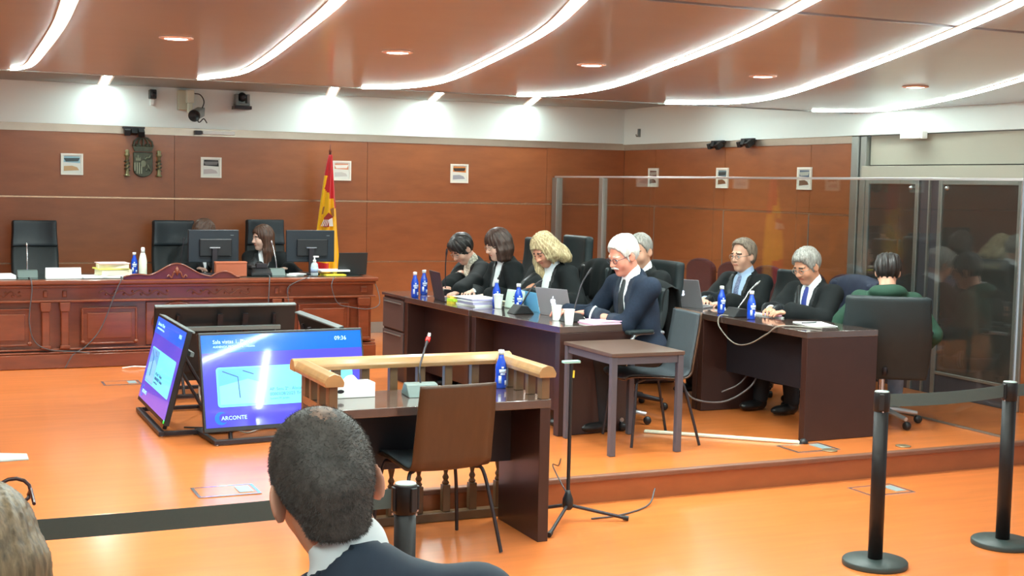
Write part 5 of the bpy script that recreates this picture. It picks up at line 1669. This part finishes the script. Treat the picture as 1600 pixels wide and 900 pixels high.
            np_mesh('tie', V, Q, tie, t)
    if legs:
        lo3 = np.minimum(np.min(knee, 0), np.min(ank, 0)) - 0.2
        lo3 = np.minimum(lo3, P - 0.25)
        hi3 = np.maximum(np.max(knee, 0), P) + 0.25
        lo3[2] = 0.0
        Lg = Sdf(lo3, hi3, 0.012)
        Lg.ell(P, np.array([.175, .13, .11]) * s, None, 0.04)
        for i in (0, 1):
            Lg.cone(hip[i], knee[i], .092 * s, .070 * s, 0.04)
            Lg.cone(knee[i], ank[i], .066 * s, .055 * s, 0.02)
        V, Q = Lg.mesh()
        np_mesh('trousers', V, Q, trouser_m or TROUSER, t)
        for i in (0, 1):
            a = ank[i]
            D = Sdf(a + np.array([-.09, -.12, -.10]), a + np.array([.09, .26, .09]), 0.009)
            D.ell((a[0], a[1] + .0, .055), np.array([.042, .055, .05]) * s, None, 0.0)
            D.ell((a[0], a[1] + .10, .040), np.array([.046, .10, .036]) * s, None, 0.03)
            D.F = np.maximum(D.F, -(D.grid_local(np.zeros(3), np.eye(3))[2] - 0.004))
            V, Q = D.mesh()
            np_mesh('shoe', V, Q, shoe_m or SHOE, t)

    # ---- hair
    if hair:
        hair(t, HO, Rh, s, hair_m, hf)
    if glasses is not None:
        gb = MB()
        for e in (-1, 1):
            c = [hf(e * .032 + .022 * math.cos(a), .100 - .006 * abs(math.cos(a)), .001 + .017 * math.sin(a)) for a in np.linspace(0, 2 * math.pi, 17)]
            gb.tube(c, 0.0022, 5)
            gb.tube([hf(e * .054, .096, .004), hf(e * .072, .06, .006), hf(e * .080, .0, .008), hf(e * .080, -.02, -.004)], 0.002, 5)
        gb.tube([hf(-.010, .101, .004), hf(.010, .101, .004)], 0.0022, 5)
        gb.build('eyeglasses', glasses, t)
    if extras:
        extras(t, hf, sf, WR, EL, s)
    return t


def hair_base(HO, Rh, s, hf, thick=0.014, pad=0.10, h=0.006, down=0.14):
    c = np.array(HO)
    D = Sdf(c - (0.20 + pad + down), c + 0.20 + pad, h)
    D.ell(hf(0, -0.016, 0.038), (np.array([.074, .093, .087]) + thick) * s, Rh, 0.0)
    return D


def hair_cut(D, HO, Rh, s, front=0.078, ftop=0.066, low=True, lowz=-0.035, slope=0.42, fslope=0.55):
    q = D.grid_local(HO, Rh)
    y, z = q[1] / s, q[2] / s
    f1 = (y - front) - (z - ftop) * fslope        # in front of the hairline
    f1 = np.where(z > ftop, (y - front) * 0.9 - (z - ftop) * 1.8, f1)
    D.F = np.maximum(D.F, (f1 * s).astype(np.float32))
    if low:
        f2 = (lowz - z) + (y - 0.03) * slope
        D.F = np.maximum(D.F, (f2 * s * .9).astype(np.float32))
    return q


def hair_finish(t, D, HO, Rh, s, m_, amp=0.003, freq=90, noise=0, name='hair'):
    q = D.grid_local(HO, Rh)
    x, y, z = [v / s for v in q]
    ang = np.arctan2(x, -(y - 0.02) + 0.001)
    D.F += (amp * .7 * np.sin(ang * freq * 0.16 + 1.2 * np.sin(z * 10 + x * 6)) + amp * .4 * np.sin(ang * freq * 0.33 + 0.8 * np.sin(z * 14) + 1.0)).astype(np.float32)
    V, Q = D.mesh()
    if len(Q) == 0:
        return
    np_mesh(name, V, Q, m_, t)


def H_short(front=0.074, ftop=0.070, thick=0.013, lowz=-0.03, amp=0.003, lumps=()):
    def fn(t, HO, Rh, s, m_, hf):
        D = hair_base(HO, Rh, s, hf, thick, down=0.0)
        for c, r in lumps:
            D.ell(hf(*c), np.array(r) * s, Rh, 0.02)
        hair_cut(D, HO, Rh, s, front, ftop, True, lowz)
        for e in (-1, 1):
            D.ell(hf(e * .085, -.006, -.012), np.array([.02, .026, .034]) * s, Rh, 0.004, 's')
        hair_finish(t, D, HO, Rh, s, m_, amp)
    return fn


def H_long(length=0.28, fringe=True, width=0.045, amp=0.004, front_l=True, thick=0.018, curl=0.0, part=0.0, fore=0.04):
    def fn(t, HO, Rh, s, m_, hf):
        D = hair_base(HO, Rh, s, hf, thick, down=max(0, length - .08))
        hair_cut(D, HO, Rh, s, 0.076 if not fringe else 0.098, 0.060 if not fringe else 0.030, False, fslope=0.25)
        dn = np.array([0, 0, -1.0]) * length * s

        def down(a, ra, rb, lean=(0, 0, 0)):
            b = a + dn + np.array(lean) * s
            mid = (a + b) / 2 + np.array([curl, 0, 0])
            D.cone(a, mid, ra * s, ra * 1.05 * s, 0.025)
            D.cone(mid, b, ra * 1.05 * s, rb * s, 0.025)
        for e in (-1, 1):
            down(hf(e * .070, -.005, .02), width * .8, width * .7, (e * .012, fore, 0))
            down(hf(e * .062, -.055, .01), width, width * .85, (e * .01, -.01, 0))
        down(hf(0, -.085, .01), width * 1.25, width, (0, -.02, 0))
        D.ell(hf(0, .085, -.045), np.array([.060, .070, .105 if not fringe else .085]) * s, Rh, 0.012, 's')
        D.ell(hf(0, .02, -.22), np.array([.058, .10, .14]) * s, Rh, 0.012, 's')
        hair_finish(t, D, HO, Rh, s, m_, amp, 110)
    return fn


def H_blonde(t, HO, Rh, s, m_, hf):
    D = hair_base(HO, Rh, s, hf, 0.020, down=0.24)
    hair_cut(D, HO, Rh, s, 0.072, 0.058, False, fslope=0.25)
    D.ell(hf(0, -.03, .09), np.array([.07, .08, .045]) * s, Rh, 0.03)

    def lock(pts, rs):
        for i in range(len(pts) - 1):
            D.cone(pts[i], pts[i + 1], rs[i] * s, rs[i + 1] * s, 0.022)
    # near side swept back over the shoulder, far side falling forward
    lock([hf(-.070, .015, .035), hf(-.090, -.02, -.045), hf(-.100, -.08, -.115), hf(-.095, -.115, -.165)], [.040, .046, .042, .020])
    lock([hf(-.058, -.06, .02), hf(-.075, -.10, -.08), hf(-.07, -.135, -.15)], [.05, .05, .03])
    lock([hf(0, -.085, .01), hf(0, -.115, -.09), hf(0, -.14, -.16)], [.06, .055, .04])
    lock([hf(.066, .01, .03), hf(.085, .035, -.07), hf(.075, .075, -.15), hf(.065, .075, -.22), hf(.075, .06, -.27)], [.036, .036, .034, .030, .014])
    lock([hf(-.066, .035, .03), hf(-.078, .045, -.03), hf(-.080, .03, -.09)], [.020, .020, .014])
    D.ell(hf(0, .088, -.042), np.array([.056, .070, .100]) * s, Rh, 0.012, 's')
    hair_finish(t, D, HO, Rh, s, m_, 0.006, 110)


def HM(name, a, b, rough=0.45):
    return mat(name, a, rough, vary=0.3, vscale=30, rgb2=b, stretch=(3, 3, .4))


HA_DARK = HM('hair_black', (44, 38, 36), (22, 19, 18))
HA_BROWN = HM('hair_brown', (74, 50, 40), (38, 25, 20))
HA_JUDGE = HM('hair_chestnut', (96, 66, 50), (48, 32, 26))
HA_BLOND = HM('hair_blonde', (216, 198, 154), (132, 104, 70))
HA_WHITE = HM('hair_white', (206, 206, 200), (160, 160, 156))
HA_GREY = HM('hair_grey', (166, 162, 154), (92, 88, 84))
HA_SALT = HM('hair_saltbrown', (142, 124, 108), (82, 68, 58))
METALFR = mat('glasses_metal', (150, 140, 130), 0.3, metal=0.6)
DARKFR = mat('glasses_dark', (40, 44, 60), 0.3)


def hz(top, s=1.0):
    return top - 0.137 * s


# ---- left row of counsel
person('person with short dark hair bent over papers, patterned blouse under black robe', (4.29, 10.59, hz(1.425)), 96, lean=20, pitch=38, yaw=4,
       wrists={'L': (4.02, 10.02, .945), 'R': (3.98, 10.22, .945)}, hair=H_short(0.090, 0.052, 0.022, -0.045, 0.004, [((0, .05, .085), (.06, .05, .035))]), hair_m=HA_DARK, tone=(218, 168, 146), glasses=METALFR, female=True,
       shirt=mat('patterned_blouse', (226, 218, 200), 0.7, vary=0.5, vscale=60, rgb2=(120, 110, 96)), vdepth=0.30, vwide=0.075)
person('person with dark brown bob and glasses in black robe, white blouse', (4.38, 10.03, hz(1.49)), 90, lean=12, pitch=18, yaw=2,
       wrists={'L': (4.22, 9.80, .955), 'R': (4.16, 10.06, .965)}, hair=H_long(0.13, True, 0.045, 0.004, fore=0.0, thick=0.022), hair_m=HA_BROWN, tone=(226, 182, 160), glasses=METALFR, female=True, vdepth=0.36, vwide=0.075)
person('person with long blonde hair reading a blue folder, black robe', (4.50, 9.38, hz(1.478)), 112, lean=14, pitch=32, yaw=-2, roll=6,
       wrists={'L': (4.40, 9.04, .975), 'R': (4.22, 9.16, .955)}, hair=H_blonde, hair_m=HA_BLOND, tone=(206, 144, 116), female=True, vdepth=0.36, vwide=0.062)
HM_M = HA_WHITE


def moustache(t, hf, sf, WR, EL, s):
    q = MB()
    for e in (-1, 1):
        q.tube([hf(0, .100, -.046), hf(e * .016, .096, -.049), hf(e * .032, .082, -.060)], [0.008, 0.008, 0.004], 7)
    q.build('moustache', HA_WHITE, t)
    a, b = EL['L'], WR['L']
    c = a + (b - a) * 0.9
    d = (b - a) / np.linalg.norm(b - a)
    u = np.cross(d, [0, 0, 1.0])
    u /= np.linalg.norm(u)
    w = np.cross(u, d)
    MB().tube([c + (u * math.cos(k) + w * math.sin(k)) * 0.052 * s for k in np.linspace(0, 6.283, 18)], 0.007, 6).build('wristband', WHITEPL, t)


person('white-haired person with moustache and glasses in a navy tweed jacket', (4.50, 8.10, hz(1.52, 1.08)), 96, lean=12, pitch=20, yaw=2, s=1.08,
       wrists={'L': (4.30, 8.20, .965), 'R': (4.22, 8.40, .965)}, outfit='suit', cloth=mat('navy_tweed', (34, 43, 58), 0.85, spec=0.2, vary=0.22, vscale=70), tie=mat('dark_tie', (36, 40, 42), 0.6),
       hair=H_short(0.072, 0.080, 0.017, -0.035, 0.004, [((0, -.03, .10), (.07, .07, .03))]), hair_m=HA_WHITE, tone=(206, 138, 116), brow=(190, 180, 170), glasses=DARKFR, extras=moustache, vdepth=0.40, vwide=0.052, lapel=mat('navy_lapel', (30, 38, 52), 0.75))
person('grey-haired robed person half hidden behind the white-haired man', (4.98, 8.71, hz(1.512, 1.04)), 100, lean=2, pitch=14, yaw=20, s=1.04, hair=H_short(0.06, 0.085, 0.012, -0.04), hair_m=HA_GREY, tone=(206, 156, 130), vwide=0.075)
# ---- right desks
person('person with round glasses and swept-back hair, black robe, dotted tie', (6.27, 9.24, hz(1.447, 1.06)), 100, lean=4, pitch=4, yaw=4, s=1.06,
       wrists={'L': (5.92, 8.90, .945), 'R': (5.86, 9.16, .945)}, shirt=mat('pale_blue_shirt', (178, 202, 232), 0.7), tie=mat('dotted_tie', (60, 66, 100), 0.6, vary=0.5, vscale=120, rgb2=(150, 160, 190)),
       hair=H_short(0.050, 0.094, 0.020, -0.055, 0.005, [((0, -.05, -.02), (.082, .055, .06)), ((0, .01, .10), (.06, .06, .03))]), hair_m=HA_SALT, tone=(226, 172, 146), glasses=METALFR, vdepth=0.42, vwide=0.085)


def watch(t, hf, sf, WR, EL, s):
    a, b = EL['L'], WR['L']
    c = a + (b - a) * 0.965
    d = (b - a) / np.linalg.norm(b - a)
    u = np.cross(d, [0, 0, 1.0])
    u /= np.linalg.norm(u)
    w = np.cross(u, d)
    MB().tube([c + (u * math.cos(k) + w * math.sin(k)) * 0.033 * s for k in np.linspace(0, 6.283, 16)], 0.006, 6).build('wristwatch', DARKMETAL, t)


person('grey-haired person with blue tie and black robe writing at the right desk', (6.22, 8.30, hz(1.42, 1.06)), 98, lean=10, pitch=24, yaw=2, s=1.06,
       wrists={'L': (5.88, 8.02, .955), 'R': (5.86, 8.24, .955)}, tie=mat('blue_tie', (40, 56, 130), 0.5), hair=H_short(0.072, 0.074, 0.020, -0.03, 0.005, [((-.02, .045, .095), (.055, .05, .03))]), hair_m=HA_GREY,
       tone=(206, 146, 116), glasses=METALFR, extras=watch, vdepth=0.36, vwide=0.075)
# ---- the accused
SNEAK = mat('grey_sneaker', (176, 176, 164), 0.6)


def rings(t, hf, sf, WR, EL, s):
    pass


person('person in a green hooded sweatshirt seen from behind on the big office chair', (6.50, 7.70, hz(1.405)), -36, lean=2, pitch=14, yaw=0,
       wrists={'L': (6.32, 8.12, .80), 'R': (6.72, 7.62, .68)}, outfit='hoodie', cloth=mat('green_hoodie', (34, 66, 50), 0.85, vary=0.12, vscale=20), hair=H_short(0.078, 0.06, 0.020, -0.045, 0.007, [((.03, -.04, .10), (.05, .05, .03)), ((-.03, -.02, .105), (.045, .05, .025))]),
       hair_m=HA_DARK, tone=(214, 160, 134), shoe_m=SNEAK, trouser_m=mat('pale_jeans', (128, 148, 172), 0.8, vary=0.1, vscale=30))
# ---- judges
person('judge with brown hair turned away, leaning behind the left monitor', (2.60, 13.28, hz(1.452)), 215, lean=10, pitch=24, yaw=35,
       wrists={'L': (2.72, 12.90, .99), 'R': (2.42, 12.86, .99)}, hair=H_long(0.20, False, 0.036, 0.004, fore=-0.02), hair_m=HA_JUDGE, tone=(220, 176, 156), female=True)
person('judge with long brown hair in profile, hand near the microphone', (3.19, 13.30, hz(1.398)), 150, lean=6, pitch=6, yaw=-48,
       wrists={'L': (3.36, 12.92, .975), 'R': (3.06, 12.90, .975)}, hair=H_long(0.30, False, 0.038, 0.004, fore=-0.01), hair_m=HA_JUDGE, tone=(226, 184, 164), female=True)
# ================================================================== FOREGROUND PUBLIC
BUZZ = mat('hair_buzz', (98, 92, 87), 0.6, vary=0.35, vscale=60, rgb2=(56, 53, 50))
THIN = mat('thinning_scalp', (160, 126, 106), 0.55, vary=0.3, vscale=50, rgb2=(64, 56, 52))
STRAND = mat('hair_strand', (104, 98, 94), 0.6, vary=0.3, vscale=40, rgb2=(54, 51, 49))


def H_buzz(t, HO, Rh, s, m_, hf):
    D = hair_base(HO, Rh, s, hf, 0.009, down=0.0, h=0.0045)
    D.cone(hf(0, -.075, .0), hf(0, -.058, -.075), .062 * s, .05 * s, 0.03)
    hair_cut(D, HO, Rh, s, 0.070, 0.07, True, -0.030, 0.42)
    for e in (-1, 1):
        D.ell(hf(e * .086, -.004, -.014), np.array([.022, .026, .036]) * s, Rh, 0.004, 's')
    V, Q = D.mesh()
    V = smooth_mesh(V, Q, 1)
    cen = ((V[Q].mean(1) - HO) @ Rh) / s
    crown = np.exp(-(((cen[:, 0] - .012) / .022) ** 2 + ((cen[:, 1] + .062) / .03) ** 2)) * (cen[:, 2] > .06)
    mi = (crown + 0.12 * RNG.standard_normal(len(Q)) > 0.5).astype(int)
    np_mesh('hair', V, Q, [BUZZ, THIN], t, mi)
    # short strands standing off the scalp
    a, b, c = V[Q[:, 0]], V[Q[:, 1]], V[Q[:, 3]]
    nr = np.cross(b - a, c - a)
    nr /= np.linalg.norm(nr, axis=1)[:, None] + 1e-9
    ok = ((V[Q].mean(1) - HO) @ Rh)[:, 1] < 0.06
    out = np.einsum('ij,ij->i', nr, V[Q].mean(1) - (np.array(HO) + Rh @ np.array([0, -.016, .03])))
    ids = np.nonzero(ok & (out > 0.02))[0]
    n = 60000
    pick = RNG.choice(ids, n)
    w = RNG.random((n, 2)).astype(np.float32)
    p0 = V[Q[pick, 0]] * ((1 - w[:, :1]) * (1 - w[:, 1:])) + V[Q[pick, 1]] * (w[:, :1] * (1 - w[:, 1:])) + V[Q[pick, 2]] * (w[:, :1] * w[:, 1:]) + V[Q[pick, 3]] * ((1 - w[:, :1]) * w[:, 1:])
    cr = crown[pick]
    keep = RNG.random(n) > cr * 0.85
    pick, p0 = pick[keep], p0[keep]
    n = len(pick)
    d = nr[pick] * 0.5 + np.array([0, -.15, -.55]) + 0.30 * RNG.standard_normal((n, 3))
    d /= np.linalg.norm(d, axis=1)[:, None]
    sd = np.cross(d, RNG.standard_normal((n, 3)))
    sd /= np.linalg.norm(sd, axis=1)[:, None]
    L = (0.003 + 0.005 * RNG.random((n, 1)))
    r = 0.00045
    VV = np.empty((n, 4, 3), np.float32)
    p0 = p0 - nr[pick] * 0.002
    VV[:, 0] = p0 + sd * r
    VV[:, 1] = p0 - sd * r
    VV[:, 2] = p0 + d * L - sd * r * .25
    VV[:, 3] = p0 + d * L + sd * r * .25
    np_mesh('hair_strands', VV.reshape(-1, 3), np.arange(n * 4, dtype=np.int32).reshape(-1, 4), STRAND, t)['kind'] = 'stuff'


person('person with short dark hair thinning at the crown, grey-blue jacket, back to us', (0.600, 2.06, hz(1.487)), -20, lean=10, pitch=14, yaw=13, roll=-10, s=1.0,
       wrists={'L': (0.50, 2.55, 0.75), 'R': (0.85, 2.45, 0.75)}, outfit='suit', cloth=mat('slate_jacket', (40, 52, 68), 0.75, vary=0.10, vscale=30), hair=H_buzz, tone=(222, 160, 132), floor=0.02, h=0.0055, vdepth=0.3, legs=False, ear=0.002, shrug=-0.03, neck_up=0.02, neck_dx=0.04, tilt=0.035, lapel=mat('slate_lapel', (46, 59, 76), 0.75))


def H_straight(t, HO, Rh, s, m_, hf):
    D = hair_base(HO, Rh, s, hf, 0.016, down=0.30, h=0.006)
    dn = np.array([0, 0, -0.42])
    for a, ra in ((hf(.066, -.02, .0), .046), (hf(-.066, -.02, .0), .046), (hf(.045, -.06, .0), .05), (hf(-.045, -.06, .0), .05), (hf(0, -.075, .0), .055)):
        D.cone(a, a + dn + (a - HO) * np.array([.35, .35, 0]), ra, ra * 1.02, 0.03)
    hair_cut(D, HO, Rh, s, 0.07, 0.07, False, fslope=0.2)
    q = D.grid_local(HO, Rh)
    ang = np.arctan2(q[0], -(q[1] - 0.02))
    D.F += (0.0018 * np.sin(ang * 31 + 0.7 * np.sin(q[2] * 5)) + 0.0014 * np.sin(ang * 67 + 0.5 * np.sin(q[2] * 7))).astype(np.float32)
    V, Q = D.mesh()
    np_mesh('hair', V, Q, m_, t)
    gl = MB()
    for e in (-1, 1):
        gl.tube([hf(e * .085, -.03, .10), hf(e * .070, .04, .118), hf(e * .06, .085, .105)], 0.003, 6)
        gl.tube([hf(e * .036 + .028 * math.cos(k), .085 + .01 * math.sin(k), .110 + .022 * math.sin(k)) for k in np.linspace(0, 6.28, 14)], 0.0035, 6)
    gl.build('sunglasses', mat('sunglass_frame', (70, 40, 40), 0.3), t)


person('person with long straight light brown hair at the left edge, back to us', (0.085, 2.27, hz(1.352)), -12, lean=6, pitch=8, yaw=0, s=1.0,
       wrists={'L': (-0.10, 2.62, 1.20), 'R': (0.25, 2.72, 0.70)}, outfit='suit', cloth=mat('taupe_cardigan', (92, 86, 80), 0.8), hair=H_straight, hair_m=HM('hair_lightbrown', (150, 126, 96), (84, 70, 54)), tone=(222, 170, 146), floor=-0.0, female=True, legs=False)
o = MB().grid(lambda u, v: (-0.16 + 0.335 * u, 2.535 - 0.02 * u + 0.05 * (v - .5), 1.345 - 0.006 * u + 0.030 * (v - .5) * (1 - u) * 1.2 + 0.02 * (1 - u) ** 2), 16, 6).build('paper_sheet', PAPER, None, solid=0.002)
tag(o, 'white sheet of paper poking in at the left edge', 'paper')
# bench seat under the two members of the public
t = thing('public_bench', 'wooden public bench under the two foreground people', 'bench', (0.35, 1.95, 0), math.radians(-16))
MB().box(-1.1, 1.1, -0.22, 0.24, 0.62, 0.66).build('seat', RAILWOOD, t, bevel=0.01)
MB().box(-1.1, 1.1, -0.27, -0.23, 0.60, 0.95).build('backrest', RAILWOOD, t, bevel=0.01)
for x in (-0.95, 0.95):
    MB().box(x - .03, x + .03, -0.22, 0.22, 0.0, 0.619).build('leg', DARKMETAL, t)
